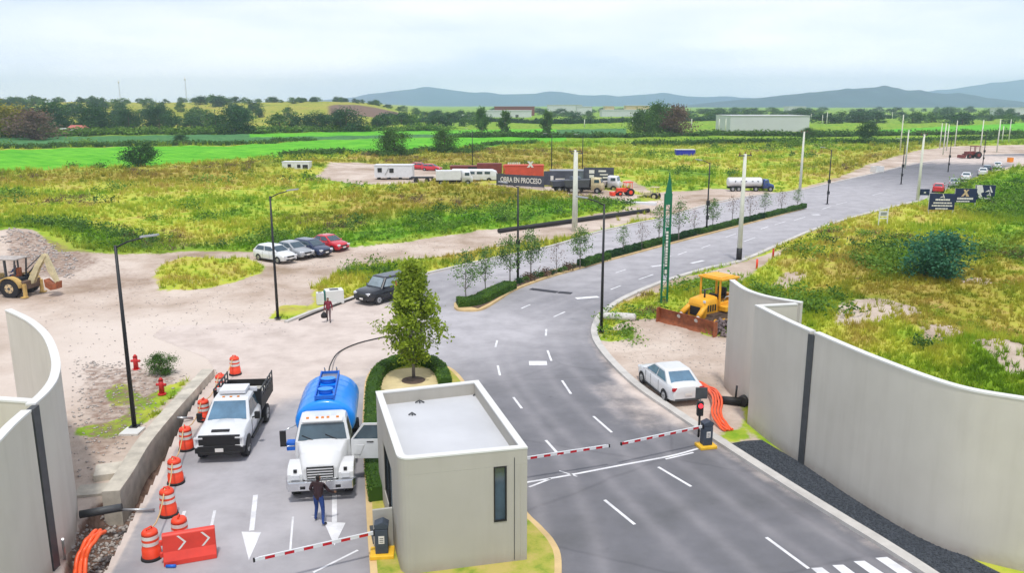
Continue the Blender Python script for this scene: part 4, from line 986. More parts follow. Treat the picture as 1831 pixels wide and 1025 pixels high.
# ---------------------------------------------------------------- backhoe loader
def backhoe():
    c=P(15,527); a=math.pi-.12
    root=thing('backhoe_loader','worn yellow backhoe loader with rear arm folded on the dirt at left','backhoe',(c.x,c.y,0),a)
    # local +x forward (to the left in the photo)
    for s in (1,-1):
        wheelpart(root,-1.05,s*.95,.72,.45,'cream',s,.5); wheelpart(root,1.5,s*.85,.5,.32,'cream',s,.5)
        g=MB().mt('hoe_yellow'); pr=[(-1.05+math.cos(R(t))*.92,.72+math.sin(R(t))*.86) for t in range(5,176,17)]+[(-1.05+math.cos(R(t))*.82,.72+math.sin(R(t))*.78) for t in range(175,4,-17)]
        g.yprism(pr,min(s*.72,s*1.22),max(s*.72,s*1.22)); g.build('fender',root)
    g=MB().mt('hoe_yellow'); g.box((1.35,0,1.25),(2.1,.8,.7),tp=.92); g.box((2.4,0,1.1),(.2,.7,.5)); g.mt('dark_grey'); g.box((.2,0,.8),(3.8,.7,.3)); g.build('body',root,.05)
    g=MB().mt('dark_grey'); g.box((-.4,0,1.1),(1.7,1.3,.4)); 
    for x,y in ((.5,.7),(.5,-.7),(-.55,.7),(-.55,-.7),(-1.25,.62),(-1.25,-.62)): g.box((x,y,2.0),(.09,.09,1.55),ry=(-.12 if x<-1 else 0))
    g.build('cab_frame',root)
    g=MB().mt('stone_grey'); g.box((-.4,0,2.8),(2.1,1.5,.11)); g.build('cab_roof',root,.04)
    g=MB().mt('rust'); g.box((-.9,0,1.5),(.5,.55,.14)); g.box((-1.12,0,1.8),(.12,.5,.6)); g.build('seat',root,.03)
    g=MB().mt('black'); g.cyl((1.1,-.2,1.55),(1.1,-.2,2.3),.05,n=8); g.build('exhaust',root)
    for s in (1,-1):
        g=MB().mt('hoe_yellow'); g.tube([(.9,s*.6,1.3),(2.4,s*.6,.95),(3.0,s*.6,.5)],.1,8); g.build('loader_arm',root)
        g=MB().mt('hoe_yellow'); g.box((-2.1,s*.9,.55),(.2,.2,1.0)); g.box((-2.1,s*1.0,.08),(.4,.4,.08)); g.build('stabiliser',root)
    g=MB().mt('hoe_yellow'); g.yprism([(3.0,.1),(3.1,.7),(3.4,.95),(3.9,.15),(3.3,.08)],-1.1,1.1); g.build('front_bucket',root)
    g=MB().mt('mud'); g.box((-1.9,0,.9),(.4,1.7,.6)); g.build('swing_frame',root)
    g=MB().mt('hoe_cream')
    for s in (1,-1): g.yprism([(-1.95,.85),(-2.25,.95),(-2.9,2.2),(-3.55,3.1),(-3.25,3.2),(-2.55,2.35),(-1.9,1.3)],s*.12-.04,s*.12+.04)
    g.box((-2.6,0,1.9),(.1,.24,1.7),ry=-.5); g.build('boom',root)
    g=MB().mt('dark_grey'); g.tube([(-1.8,0,1.6),(-2.9,0,2.75)],.06,8); g.tube([(-1.7,.1,1.9),(-3.1,.1,3.1)],.04,8); g.build('boom_cylinder',root)
    g=MB().mt('hoe_cream'); g.yprism([(-3.2,3.15),(-3.5,3.2),(-3.9,2.2),(-4.25,1.1),(-4.0,1.0),(-3.5,1.9)],-.11,.11); g.build('dipper_arm',root)
    g=MB().mt('rust'); g.yprism([(-4.25,1.15),(-4.05,.95),(-3.6,1.0),(-3.25,1.3),(-3.3,.75),(-3.7,.5),(-4.2,.6)],-.32,.32); g.build('bucket',root)
    return root,c,a
bh,bc,ba=backhoe()
# ================================================================ people
def person(label,loc,rz,J,cols,h=1.75,group=None,fingers=True):
    # J: joints in metres for a figure facing +x ; cols: dict region->material
    root=link('person',None) if False else None
    pts={'pelvis':(0,0,.95),'waist':(0,0,1.08),'chest':(0,0,1.32),'neck':(0,0,1.47),'chin':(.02,0,1.54),'skull':(.02,0,1.63),'crown':(.0,0,1.72)}
    for s,n in ((1,'l'),(-1,'r')):
        pts.update({'sh'+n:(0,s*.19,1.41),'el'+n:(-.03,s*.25,1.13),'wr'+n:(.05,s*.26,.89),'hd'+n:(.07,s*.26,.82),'hip'+n:(0,s*.1,.9),'kn'+n:(.02,s*.11,.5),'an'+n:(-.02,s*.11,.09),'to'+n:(.16,s*.13,.04)})
    pts.update(J)
    rad={'pelvis':.15,'waist':.14,'chest':.165,'neck':.058,'chin':.07,'skull':.095,'crown':.055}
    for n in 'lr': rad.update({'sh'+n:.075,'el'+n:.048,'wr'+n:.034,'hd'+n:.036,'hip'+n:.1,'kn'+n:.066,'an'+n:.045,'to'+n:.036})
    E=[('pelvis','waist'),('waist','chest'),('chest','neck'),('neck','chin'),('chin','skull'),('skull','crown')]
    for n in 'lr': E+=[('chest','sh'+n),('sh'+n,'el'+n),('el'+n,'wr'+n),('wr'+n,'hd'+n),('pelvis','hip'+n),('hip'+n,'kn'+n),('kn'+n,'an'+n),('an'+n,'to'+n)]
    names=list(pts); V=[Vector(pts[k])*(h/1.75) for k in names]; R_=[rad[k] for k in names]; reg=[]
    if fingers:
        for s,n in ((1,'l'),(-1,'r')):
            w_=Vector(pts['wr'+n]); hd=Vector(pts['hd'+n]); d=(hd-w_).normalized(); sd_=d.cross(Vector((0,1,0))); sd_=sd_.normalized() if sd_.length>.1 else Vector((1,0,0))
            for k,(o_,ln) in enumerate(((-.03,.075),(-.01,.085),(.01,.08),(.028,.062))):
                b0=hd+sd_*o_*.8; ids=[]
                for t in (0,.5,1): V.append((b0+d*(ln*t+.02)+Vector((0,-s*.02*t*t,0)))*(h/1.75)); R_.append(.0095-.002*t); names.append('f'); ids.append(len(V)-1)
                E+=[(ids[0],ids[1]),(ids[1],ids[2])]
            ids=[]
            for t in (0,.5,1): V.append((w_.lerp(hd,.5)+sd_*(.03+.035*t)+d*.04*t)*(h/1.75)); R_.append(.011-.002*t); names.append('f'); ids.append(len(V)-1)
            E+=[(ids[0],ids[1]),(ids[1],ids[2])]
        for p,r_ in (((.105,0,1.6),.016),((.02,.095,1.62),.016),((.02,-.095,1.62),.016)):
            b0=Vector((.05,0,1.61)) if p[0]>.1 else Vector((.02,p[1]*.7,1.62))
            o_=Vector(pts['skull'])-Vector((.02,0,1.63))
            V+= [(b0+o_)*(h/1.75),(Vector(p)+o_)*(h/1.75)]; R_+=[r_*1.4,r_]; names+=['f','f']; E.append((len(V)-2,len(V)-1))
    me=bpy.data.meshes.new('person_skin'); me.from_pydata(V,[(names.index(a) if isinstance(a,str) else a,names.index(b) if isinstance(b,str) else b) for a,b in E],[])
    ob=bpy.data.objects.new('tmp',me); COL.objects.link(ob); ob.modifiers.new('s','SKIN'); sv=me.skin_vertices[0].data
    for i,r_ in enumerate(R_): sv[i].radius=(r_*h/1.75,r_*h/1.75*(1.0)); sv[i].use_root=(i==0 or names[i]=='f')
    i0=names.index('chest'); sv[i0].radius=(.115,.17); sv[0].radius=(.12,.155)
    m2=ob.modifiers.new('b','SUBSURF'); m2.levels=2; m2.render_levels=2
    me2=bpy.data.meshes.new_from_object(ob.evaluated_get(bpy.context.evaluated_depsgraph_get())); bpy.data.objects.remove(ob)
    me2.materials.clear(); keys=['skin','top','legs','shoe','hair']
    for k in keys: me2.materials.append(M[cols.get(k,'skin')])
    jp=[(k,Vector(p)*(h/1.75)) for k,p in pts.items()]
    sk=Vector(pts['skull'])*(h/1.75); nk=Vector(pts['neck'])*(h/1.75)
    segs=[(a,b) for a,b in E if isinstance(a,str)]
    rg={}
    for a,b in segs:
        rg[(a,b)]=0 if (a in('neck','chin','skull') or a.startswith('wr')) else 1 if (a in('waist','chest','pelvis') and not b.startswith('hip')) or a[:2] in('sh','el') else 3 if a.startswith('an') else 2
    for pl in me2.polygons:
        c=pl.center; best=None
        for a,b in segs:
            A=Vector(pts[a])*(h/1.75);B=Vector(pts[b])*(h/1.75); t=max(0,min(1,(c-A).dot(B-A)/(B-A).length_squared)); d=(c-(A+(B-A)*t)).length/(rad[a]+rad[b])
            if best is None or d<best[0]: best=(d,rg[(a,b)])
        r_=best[1]
        if r_==0 and (c-sk).length<.2*h/1.75 and (c.z>sk.z+.035 or c.x<sk.x-.03): r_=4
        pl.material_index=r_; pl.use_smooth=True
    o=link('person',me2); o.location=loc; o.rotation_euler=(0,0,rz); tag(o,label,'person',group)
    if fingers:
        g=MB().mt('shoe')
        for s in (1,-1): g.box(tuple((Vector((.094,s*.032,1.645))+Vector(pts['skull'])-Vector((.02,0,1.63)))*(h/1.75)),(.012,.022,.012))
        g.box(tuple((Vector((.088,0,1.565))+Vector(pts['skull'])-Vector((.02,0,1.63)))*(h/1.75)),(.01,.045,.008)); e=g.build('face_features',o)
    return o
c=P(572,936)
person('man in dark jacket and blue jeans facing the tanker bumper, one arm out',(c.x,c.y,0),R(78),
  {'kna':(0,0,0)} and {'knl':(.12,.14,.52),'anl':(.1,.2,.09),'tol':(.27,.24,.04),'knr':(-.0,-.14,.5),'anr':(-.18,-.2,.1),'tor':(-.02,-.26,.04),'ell':(.02,.3,1.16),'wrl':(.22,.2,1.1),'hdl':(.3,.17,1.12),'elr':(.1,-.33,1.16),'wrr':(.26,-.42,1.02),'hdr':(.33,-.44,1.0),'skull':(.05,0,1.62),'crown':(.04,0,1.71),'chin':(.05,0,1.53)},
  {'skin':'skin','top':'jacket','legs':'jeans','shoe':'shoe','hair':'hair'},1.8)
c=P(588,576)
pd=person('pedestrian in a maroon top walking along the dusty road edge with a black bag',(c.x,c.y,0),R(-80),
  {'knl':(.18,.1,.52),'anl':(.22,.1,.1),'tol':(.37,.12,.05),'knr':(-.02,-.1,.5),'anr':(-.24,-.1,.14),'tor':(-.1,-.12,.05)},
  {'skin':'skin','top':'maroon','legs':'trousers','shoe':'shoe','hair':'hair'},1.68)
q=pd.matrix_basis@Vector((.06,-.28,.5)); g=MB().mt('black'); g.loft([[(math.cos(t)*a*.12,math.sin(t)*a*.2,z) for t in [2*math.pi*i/12 for i in range(12)]] for z,a in((-.22,.7),(-.18,1),(0,1.05),(.12,.6),(.2,.2))]); g.tube([(0,.08,.12),(0,0,.3),(0,-.08,.12)],.015,6)
b=g.build('bag'); b.location=(q.x,q.y,.52); b.rotation_euler=(0,0,R(-80)); tag(b,'black bag carried by the pedestrian in the maroon top','bag')
c=P(705,536); person('person in a red shirt standing behind the black wagon at the kerb',(c.x+.1,c.y,.0),R(200),{},{'skin':'skin','top':'shirt_red','legs':'trousers','shoe':'shoe','hair':'hair'},1.72)
c=P(698,534); person('person in dark clothes standing at the rear corner of the black wagon',(c.x-.1,c.y+.1,.0),R(20),{},{'skin':'skin','top':'jacket','legs':'shoe','shoe':'shoe','hair':'hair'},1.7)
# operator in the backhoe cab, seated
m_=bh.matrix_basis@Vector((-.85,0,.62))
person('operator in a blue shirt seated inside the backhoe cab',(m_.x,m_.y,m_.z),ba,{'knl':(.42,.12,.92),'anl':(.5,.12,.5),'tol':(.64,.12,.46),'knr':(.42,-.12,.92),'anr':(.5,-.12,.5),'tor':(.64,-.12,.46),'ell':(.12,.27,1.2),'wrl':(.36,.2,1.15),'hdl':(.43,.18,1.16),'elr':(.12,-.27,1.2),'wrr':(.36,-.2,1.15),'hdr':(.43,-.18,1.16)},{'skin':'skin','top':'shirt_blue','legs':'jeans','shoe':'shoe','hair':'hair'},1.72)
# ================================================================ traffic gear
def drum():
    root=thing('traffic_drum','x','traffic drum',(0,0,0),0,'orange traffic drums along the trench')
    g=MB().mt('rubber'); g.cyl((0,0,0),(0,0,.09),.33,.31,20); g.build('drum_base',root)
    g=MB()
    def cir(r,z): return [(math.cos(2*math.pi*i/24)*r,math.sin(2*math.pi*i/24)*r,z) for i in range(24)]
    g.mt('orange'); g.loft([cir(.285,.09),cir(.28,.36),cir(.262,.37),cir(.255,.5)],False); g.loft([cir(.255,.62),cir(.252,.7)],False); g.loft([cir(.245,.82),cir(.24,.9),cir(.2,.96),cir(.12,.97)],True)
    g.tube([(-.1,0,.96),(-.08,0,1.05),(.08,0,1.05),(.1,0,.96)],.025,6); g.build('drum_body',root)
    for z0,z1,r0,r1 in ((.5,.62,.258,.256),(.7,.82,.252,.248)):
        g=MB().mt('retro_white'); g.loft([cir(r0,z0),cir(r1,z1)],False); g.build('reflective_band',root)
    return root
drums=[(421,670,'orange traffic drum farthest from the camera, alone on the dusty ground'),(396,704,'orange drum second farthest, behind the white pickup cab'),(366,752,'orange drum just left of the white pickup cab'),(334,804,'orange drum level with the front of the white pickup'),(315,864,'orange drum third from the water barrier along the rope'),(302,921,'orange drum second from the water barrier along the rope'),(272,998,'nearest orange drum, left of the red chevron barrier'),(324,975,'orange drum standing behind the red chevron barrier')]
d0=drum(); dpos=[]
for i,(px,py,lab) in enumerate(drums):
    o=d0 if i==0 else clone(d0); c=P(px,py); o.location=(c.x,c.y,0); o.rotation_euler=(0,0,i*.7); o['label']=lab; dpos.append(Vector((c.x,c.y,1.0)))
pts=[]
for i in range(6):
    a,b=dpos[i],dpos[i+1]
    for k in range(5): t=k/5; q=a.lerp(b,t); q.z=1.0-.42*4*t*(1-t); q.x-=.05; pts.append(q)
pts+=[dpos[6]]
g=MB().mt('rope'); g.tube(pts,.025,5); tag(g.build('rope'),'sagging yellow rope strung from drum to drum beside the trench','rope')
root=thing('water_barrier','red plastic water barrier with two white chevrons beside the nearest drums','barrier')
A,B=P(294,1008),P(388,992); a=math.atan2((B-A).y,(B-A).x); c=(A+B)/2; root.location=(c.x,c.y,0); root.rotation_euler=(0,0,a)
g=MB().mt('barrier_red'); Lb=(B-A).length
g.loft([[(x,-.26,.0),(x,-.26,.16),(x,-.13,.42),(x,-.11,.95),(x,-.06,1.0),(x,.06,1.0),(x,.11,.95),(x,.13,.42),(x,.26,.16),(x,.26,0)] for x in (-Lb/2,-Lb/2+.08,Lb/2-.08,Lb/2)],True,False)
for x in (-Lb/2-.05,): 
    for z in (.3,.7): g.box((x,0,z),(.1,.12,.16))
g.build('barrier_body',root,.02)
for x in (-.35,.35):
    g=MB().mt('retro_white')
    for z0,z1,x0,x1 in ((.45,.68,0,.2),(.68,.91,.2,0)):
        yy=lambda z: -.13+(z-.42)/.53*.02-.006
        g.quad([(x+x0,yy(z0),z0),(x+x0+.07,yy(z0),z0),(x+x1+.07,yy(z1),z1),(x+x1,yy(z1),z1)],.004)
    g.build('chevron',root)
g=MB().mt('tank_blue_deep'); c=P(306,1016); g.cyl((c.x-.15,c.y,.05),(c.x+.15,c.y,.06),.05,n=12); tag(g.build('bottle'),'small blue bottle lying on the asphalt in front of the chevron barrier','bottle')
# boom barriers
def boom(label,base,yaw,arm_to,ztip=.95,plate=True,z0=0):
    c=P(*base); root=thing('boom_barrier',label,'barrier gate',(c.x,c.y,z0),yaw); ztip-=z0
    g=MB().mt('yellow'); g.box((0,0,.07),(.75,.62,.14)); g.build('base_plate',root,.03)
    g=MB().mt('slate'); g.box((0,0,.55),(.4,.36,.82)); g.yprism([(-.2,.97),(.2,.97),(.24,1.1),(.05,1.22),(-.22,1.12)],-.18,.18); g.build('cabinet',root,.02)
    if plate: g=MB().mt('retro_white'); g.box((0,-.186,.62),(.18,.01,.26)); g.mt('dark_grey'); 
    if plate:
        for k in range(3): g.box((0,-.193,.55+k*.06),(.12,.004,.02))
        g.build('notice',root)
    tip=P(*arm_to,ztip+z0); v=root.matrix_basis.inverted()@tip if False else None
    d=Vector((tip.x-c.x,tip.y-c.y,0)); L_=d.length; a=math.atan2(d.y,d.x)-yaw
    arm=link('arm',None,root); arm.empty_display_size=.1; arm.location=(math.cos(a)*.1,math.sin(a)*.1-.0,ztip); arm.rotation_euler=(0,0,a)
    bpy.data.objects.remove(arm)
    g=MB(); n=int(L_/.28); ca,sa=math.cos(a),math.sin(a)
    for k in range(n):
        u0=.15+(L_-.15)*k/n; u1=.15+(L_-.15)*(k+1)/n
        g.mt('white_flat' if k%2==0 else 'tail_red'); um=(u0+u1)/2; g.box((ca*um,sa*um,ztip),(u1-u0,.05,.09 if k%2==0 else .092),rz=a)
    g.mt('white_flat'); g.box((ca*L_/2,sa*L_/2,ztip+.056),(L_-.2,.052,.018),rz=a)
    g.mt('black'); g.box((ca*(L_+.03),sa*(L_+.03),ztip),(.05,.07,.12),rz=a); g.box((ca*.12,sa*.12,ztip),(.3,.14,.16),rz=a)
    g.build('arm',root)
boom('boom barrier with dark cabinet on a yellow base beside the right kerb',(1262,800),.25,(1112,794))
boom('boom barrier with dark cabinet and notice at the lower left corner of the booth',(684,1000),.1,(456,1002),z0=.13)
boom('boom barrier hidden behind the booth whose striped arm reaches over the exit lanes',(905,868),.2,(1088,798),plate=False)
root=thing('signal_post','short black signal post with a red lamp beside the right boom barrier','signal'); c=P(1249,782); root.location=(c.x,c.y,0)
g=MB().mt('black'); g.cyl((0,0,0),(0,0,1.0),.05,n=10); g.build('post',root)
g=MB().mt('black'); g.box((0,0,1.3),(.26,.22,.62)); g.build('signal_head',root,.02)
m,t,b=base('red_lamp'); b.inputs['Base Color'].default_value=(.8,.02,.02,1); b.inputs['Emission Color'].default_value=(1,.03,.05,1); b.inputs['Emission Strength'].default_value=1.5
g=MB().mt('red_lamp'); g.cyl((0,-.11,1.45),(0,-.13,1.45),.1,n=16); g.build('red_light',root)
g=MB().mt('steel'); g.cyl((0,0,1.6),(0,0,1.75),.03,n=8); g.mt('dark_grey'); g.box((.02,-.02,2.0),(.5,.05,.5)); g.build('back_plate',root,.02)
# ================================================================ poles and lamps
def zat(base,top):
    c=P(*base); k=(512.5-top)/FPX; w_=c.y*(k*math.cos(TILT)-math.sin(TILT))/(math.cos(TILT)+k*math.sin(TILT)); return w_+CAMH
def lamp(h=8.1,arm=(1.5,0,.45),box=True):
    root=thing('street_lamp','x','street lamp',(0,0,0),0,'black street lamps')
    g=MB().mt('pole_black'); g.cyl((0,0,0),(0,0,h),.1,.06,12); g.box((0,0,.03),(.36,.36,.06)); g.build('pole',root)
    g=MB().mt('pole_black'); A=Vector(arm); g.tube([(0,0,h-.1),A*.35+Vector((0,0,h)),A*.75+Vector((0,0,h-.02))],.035,8); g.build('arm',root)
    g=MB().mt('steel'); e=math.atan2(A.y,A.x); g.box(tuple(A*.98+Vector((0,0,h-.03))),(.75,.24,.08),rz=e,ry=-.12); g.build('luminaire',root,.02)
    if box: 
        for z_,k_ in ((3.2,1.),(1.6,.85)): g=MB().mt('pole_black'); g.box((0,-.08,z_),(.34*k_,.3*k_,.5*k_)); g.build('control_box',root)
    return root
Lr=lamp(box=False); Ll=lamp(8.0,(-1.35,.35,.4),False); Lb_=lamp(7.6,(-1.2,.3,.35),True); usedl=set()
for px,py,proto,lab in ((241,768,Lr,'tall black street lamp beside the retaining wall of the trench'),(497,572,Lr,'tall black street lamp on the dirt in front of the parked cars'),(926,507,Lb_,'black street lamp rising from the near part of the median'),(1075,596,Ll,'black street lamp at the inside bend of the right kerb'),
  (1263,416,Lb_,'black street lamp in the median just right of the green totem'),(1479,366,Lb_,'black street lamp standing past the far tip of the median hedge'),(1611,330,Lb_,'black street lamp left of the big pole near the billboards'),(1695,308,Lb_,'black street lamp in the far avenue behind the billboards'),(1757,296,Lb_,'farthest black street lamp in the dusty end of the avenue'),
  (845,297,Ll,'thin black lamp in the field above the white trailer'),(986,318,Ll,'thin black lamp between the red container and the slate site office'),(1041,322,Ll,'thin black lamp just right of the twin concrete poles')):
    o=proto if id(proto) not in usedl else clone(proto); usedl.add(id(proto)); c=P(px,py); o.location=(c.x,c.y,0.1); o['label']=lab
def cpole(h,arm=True,thin=1.0):
    root=thing('utility_pole','x','utility pole',(0,0,0),0,'pale concrete utility poles')
    g=MB().mt('pole_concrete'); g.cyl((0,0,-.2),(0,0,h),.21*thin,.12*thin,10); g.build('shaft',root)
    if arm:
        g=MB().mt('dark_grey'); g.box((0,0,h-.15),(1.5,.1,.1)); g.build('crossarm',root)
        for x in (-.65,0,.65): g=MB().mt('box_brown'); g.cyl((x,0,h-.1),(x,0,h+.18),.05,.03,8); g.build('insulator',root)
    return root
poles=[((1026,415),268,'one of twin concrete poles on the verge left of the green totem, in front',1),((1029,407),272,'rear one of the twin concrete poles on the verge left of the green totem',1),((1321,467),275,'concrete pole with a dark foot on the right kerb before the tanker with blue cab',1),((1430,342),235,'concrete pole on the left kerb near the tip of the median',1),((1640,360),240,'thick concrete pole left of the dark billboards',1),((1618,302),232,'concrete pole on the left kerb, left of the dusty patch',1),((1609,272),205,'tall concrete pole in the field behind the left kerb',0),
 ((1680,266),220,'left pole of the cluster of three by the far bend',0),((1686,277),220,'nearest pole of the cluster of three by the far bend',0),((1692,270),222,'right pole of the cluster of three by the far bend',0),((1707,262),215,'concrete pole just right of the cluster at the far bend',0),((1752,274),214,'concrete pole beside the red earth mover',0),((1782,273),213,'concrete pole right of the red earth mover',0),((1791,257),225,'thin pole second from the right edge at the far bend',0),((1803,256),213,'rightmost concrete pole at the far bend',0)]
for b_,t_,lab,arm in poles:
    o=cpole(zat(b_,t_),arm,1.15 if b_[1]>330 else 1.0); c=P(*b_); o.location=(c.x,c.y,0); o['label']=lab; o.rotation_euler=(0,0,.5)
    if b_==(1321,467): g=MB().mt('black'); g.cyl((0,0,0),(0,0,1.2),.26,.255,12); g.build('painted_foot',o)
mesh_p=None
for b_,t_ in [((1285,237),212),((1297,237),212),((1236,236),212),((1131,229),211),((1045,228),213),((1470,222),205),((1478,223),200),((1494,219),208),((1530,218),205),((1545,218),203),((1584,213),203),((1595,213),200),((1520,214),203),((1450,215),203)]:
    o=cpole(zat(b_,t_),0,1.5); c=P(*b_); o.location=(c.x,c.y,0); o['label']='thin pale far pole on the plain %s of the warehouse, %s from the left there'%(('right',['1st','2nd','3rd','4th','5th','6th','7th','8th','9th'][sorted([1470,1478,1494,1530,1545,1584,1595,1520,1450]).index(b_[0])]) if b_[0]>1440 else ('left',['1st','2nd','3rd','4th','5th'][sorted([1285,1297,1236,1131,1045]).index(b_[0])])); o['group']='distant pale poles'
# wires between the nearest poles
# ================================================================ green totem
c=P(1187,546); root=thing('totem_sign','tall green lattice totem sign with a pointed top beside the bulldozer','sign',(c.x,c.y,0),.15)
hh=zat((1187,546),307)
g=MB().mt('sign_green')
for x in (-.27,.27):
    g.box((x,0,hh*.42),(.15,.13,hh*.84))
for z in np.arange(.6,hh*.8,.62): g.box((0,.05,z),(.42,.06,.06))
for k,z in enumerate(np.arange(.6,hh*.78,.62)): g.tube([(-.25 if k%2 else .25,.05,z),(.25 if k%2 else -.25,.05,z+.62)],.02,5)
g.build('lattice',root); root.scale=(.8,1,1)
g=MB().mt('sign_green'); g.yprism([(-.33,hh*.76),(.33,hh*.76),(.3,hh*.84),(.16,hh*.93),(0.02,hh),(-.06,hh*.95),(-.3,hh*.84)],-.09,-.03); g.build('sign_panel',root); g=MB().mt('sign_green'); g.yprism([(-.14,2.2),(.14,2.2),(.14,5.6),(-.14,5.6)],-.08,-.04); g.build('sign_panel',root)
g=MB().mt('retro_white'); rr_=random.Random(4)
z=2.9
while z<5.4: hgt_=rr_.uniform(.12,.2); g.box((0,-.1,z),(.2,.02,hgt_)); z+=hgt_+.06
g.box((0,-.1,2.45),(.2,.02,.3)); 
g.build('lettering',root)
# ================================================================ billboards
def board(label,px0,px1,pyb,top,bot,marks,rz=0):
    A,B=P(px0,pyb),P(px1,pyb+ (0)); c=(A+B)/2; w_=(B-A).length
    zt=zat(((px0+px1)/2,pyb),top); zb=zat(((px0+px1)/2,pyb),bot)
    root=thing('billboard',label,'billboard',(c.x,c.y,0),rz,'navy billboards beside the avenue')
    g=MB().mt('sign_navy'); g.box((0,0,(zt+zb)/2),(w_,.12,zt-zb)); g.build('board_panel',root)
    for s in (1,-1):
        g=MB().mt('white_flat'); g.box((s*(w_/2-.05),.13,zt/2),(.12,.12,zt)); g.build('post',root)
    hh=zt-zb; g=MB().mt('retro_white')
    for m in marks:
        if m[0]=='line':
            _,x0,x1,z,t=m; r=random.Random(int(z*100)); x=x0
            while x<x1-.01:
                l=min(r.uniform(.05,.14),x1-x); g.box(((x+l/2-.5)*w_,-.07,zb+z*hh),(l*w_*.86,.02,t*hh)); x+=l
        if m[0]=='A':
            _,cx,cz,s=m; X=(cx-.5)*w_; Zc=zb+cz*hh; s*=hh
            g.yprism([(X-.05*s,Zc+.5*s),(X+.1*s,Zc+.5*s),(X+.55*s,Zc-.5*s),(X+.25*s,Zc-.5*s)],-.08,-.06); g.yprism([(X-.7*s,Zc-.45*s),(X-.1*s,Zc-.05*s),(X+.1*s,Zc-.3*s)],-.08,-.06)
        if m[0]=='X':
            _,cx,cz,s=m; X=(cx-.5)*w_; Zc=zb+cz*hh; s*=hh
            g.mt('cream'); g.yprism([(X-.35*s,Zc+.5*s),(X-.1*s,Zc+.5*s),(X+.5*s,Zc-.5*s),(X+.1*s,Zc-.5*s)],-.08,-.06); g.yprism([(X+.2*s,Zc+.5*s),(X+.42*s,Zc+.5*s),(X-.3*s,Zc-.5*s),(X-.6*s,Zc-.5*s)],-.085,-.06); g.mt('retro_white')
        if m[0]=='P':
            _,cx,cz,s=m; X=(cx-.5)*w_; Zc=zb+cz*hh; s*=hh
            g.yprism([(X-.25*s,Zc+.5*s),(X+.15*s,Zc+.5*s),(X+.3*s,Zc),(X+.1*s,Zc-.1*s),(X+.3*s,Zc-.5*s),(X,Zc-.45*s),(X-.1*s,Zc-.1*s),(X-.2*s,Zc)],-.08,-.06)
    g.build('lettering',root)
board('nearest navy billboard with an emblem above four white text lines',1660,1703,386,346,375,[('A',.5,.85,.25),('line',.22,.8,.62,.1),('line',.15,.88,.42,.08),('line',.1,.92,.25,.08),('line',.25,.75,.07,.07)],-.12)
board('navy billboard with a cream crossed emblem, second from the avenue',1706,1742,374,337,362,[('X',.48,.68,.5),('line',.1,.85,.28,.14),('line',.08,.7,.08,.09)],-.12)
board('navy billboard with a white figure left and a pale emblem, rightmost',1742,1775,368,331,358,[('P',.2,.55,.9),('A',.7,.72,.4),('A',.7,.42,.25),('line',.45,.9,.12,.09)],-.12)
board('small low navy board at the foot of the thick concrete pole',1644,1660,358,338,349,[('line',.4,.6,.45,.2)],-.12)
c=P(1578,404); root=thing('sign_frame','small white framed sign on two legs in the roadside grass','sign',(c.x,c.y,0))
g=MB().mt('white_flat')
for x in (-.5,.5): g.box((x,0,1.1),(.1,.08,2.2))
g.build('leg',root); g=MB().mt('white_flat'); g.box((0,0,1.45),(.9,.05,.6)); g.box((0,0,.9),(.9,.05,.12)); g.box((0,0,2.1),(.9,.05,.1)); g.mt('steel'); g.box((0,-.03,1.45),(.7,.02,.35)); g.build('sign_panel',root)
# ================================================================ small gear on the ground
def bundle(pts,n,r,gap,label,ex=.0):
    ln=smooth_line(pts,6)
    root=thing('conduit_bundle',label,'conduits',(0,0,0))
    for k in range(n):
        o=offset(ln,(k-(n-1)/2)*gap); o=[Vector((p.x,p.y,ln[i].z+.03*math.sin(i*.9+k*2))) for i,p in enumerate(o)]
        g=MB().mt('orange_pipe'); g.tube(o,r,8); g.build('conduit',root)
bundle([P(1243,684,.1),P(1262,692,.15),P(1278,703,.35),P(1283,720,.4),P(1281,738,.35),P(1290,757,.15),P(1303,770,.05)],4,.055,.13,'bundle of orange conduits curving out of the ground beside the white saloon')
bundle([P(180,950,.25),P(166,962,.3),P(153,982,.1),P(145,1005,-.2),P(142,1040,-.5)],3,.07,.14,'bundle of orange conduits in the pit at the foot of the left wall')
def pipe(a,b,r,mt,label,cat='pipe'):
    g=MB().mt(mt); g.tube([a,Vector(a).lerp(Vector(b),.5),b],r,14); tag(g.build('pipe'),label,cat)
pipe(P(143,921,.15),P(218,908,.25),.14,'dark_grey','thick black pipe stub lying across the lower left pit')
pipe(P(196,913,.12),P(276,912,.1),.05,'steel','thin pale pipe lying from the black pipe to the asphalt edge')
pipe(P(112,965,1.0),P(118,1015,-.6),.04,'steel','thin upright rod in the pit against the left wall','rod')
pipe(P(316,748,.25),P(345,748,.1),.06,'steel','short pale pipe bridging the trench from the retaining wall')
pipe(P(892,413,.3),P(1160,376,.3),.26,'black','very long black pipe lying beside the dirt track beyond the median')
g=MB().mt('white_flat'); c=P(1145,366); g.box((c.x,c.y,.2),(4.5,1.2,.35),rz=-.3); tag(g.build('slab'),'flat white slab lying on the ground by the end of the long pipe','slab')
c=P(1106,573); g=MB().mt('stone_white'); g.loft([[(x,math.cos(t)*r,.25+math.sin(t)*r*.8) for t in [2*math.pi*i/12 for i in range(12)]] for x,r in((-1.1,.15),(-.95,.3),(-.2,.36),(.6,.33),(1.05,.3),(1.15,.12))]); o=g.build('stone_block'); o.location=(c.x,c.y,0); o.rotation_euler=(0,0,-.15); tag(o,'long pale stone lying on the verge beside the lamp at the bend','stone')
root=thing('pipe_fitting','black pipe fitting lying on the bare ground at the foot of the right wall','pipe fitting'); c=P(1303,724); root.location=(c.x,c.y,.0)
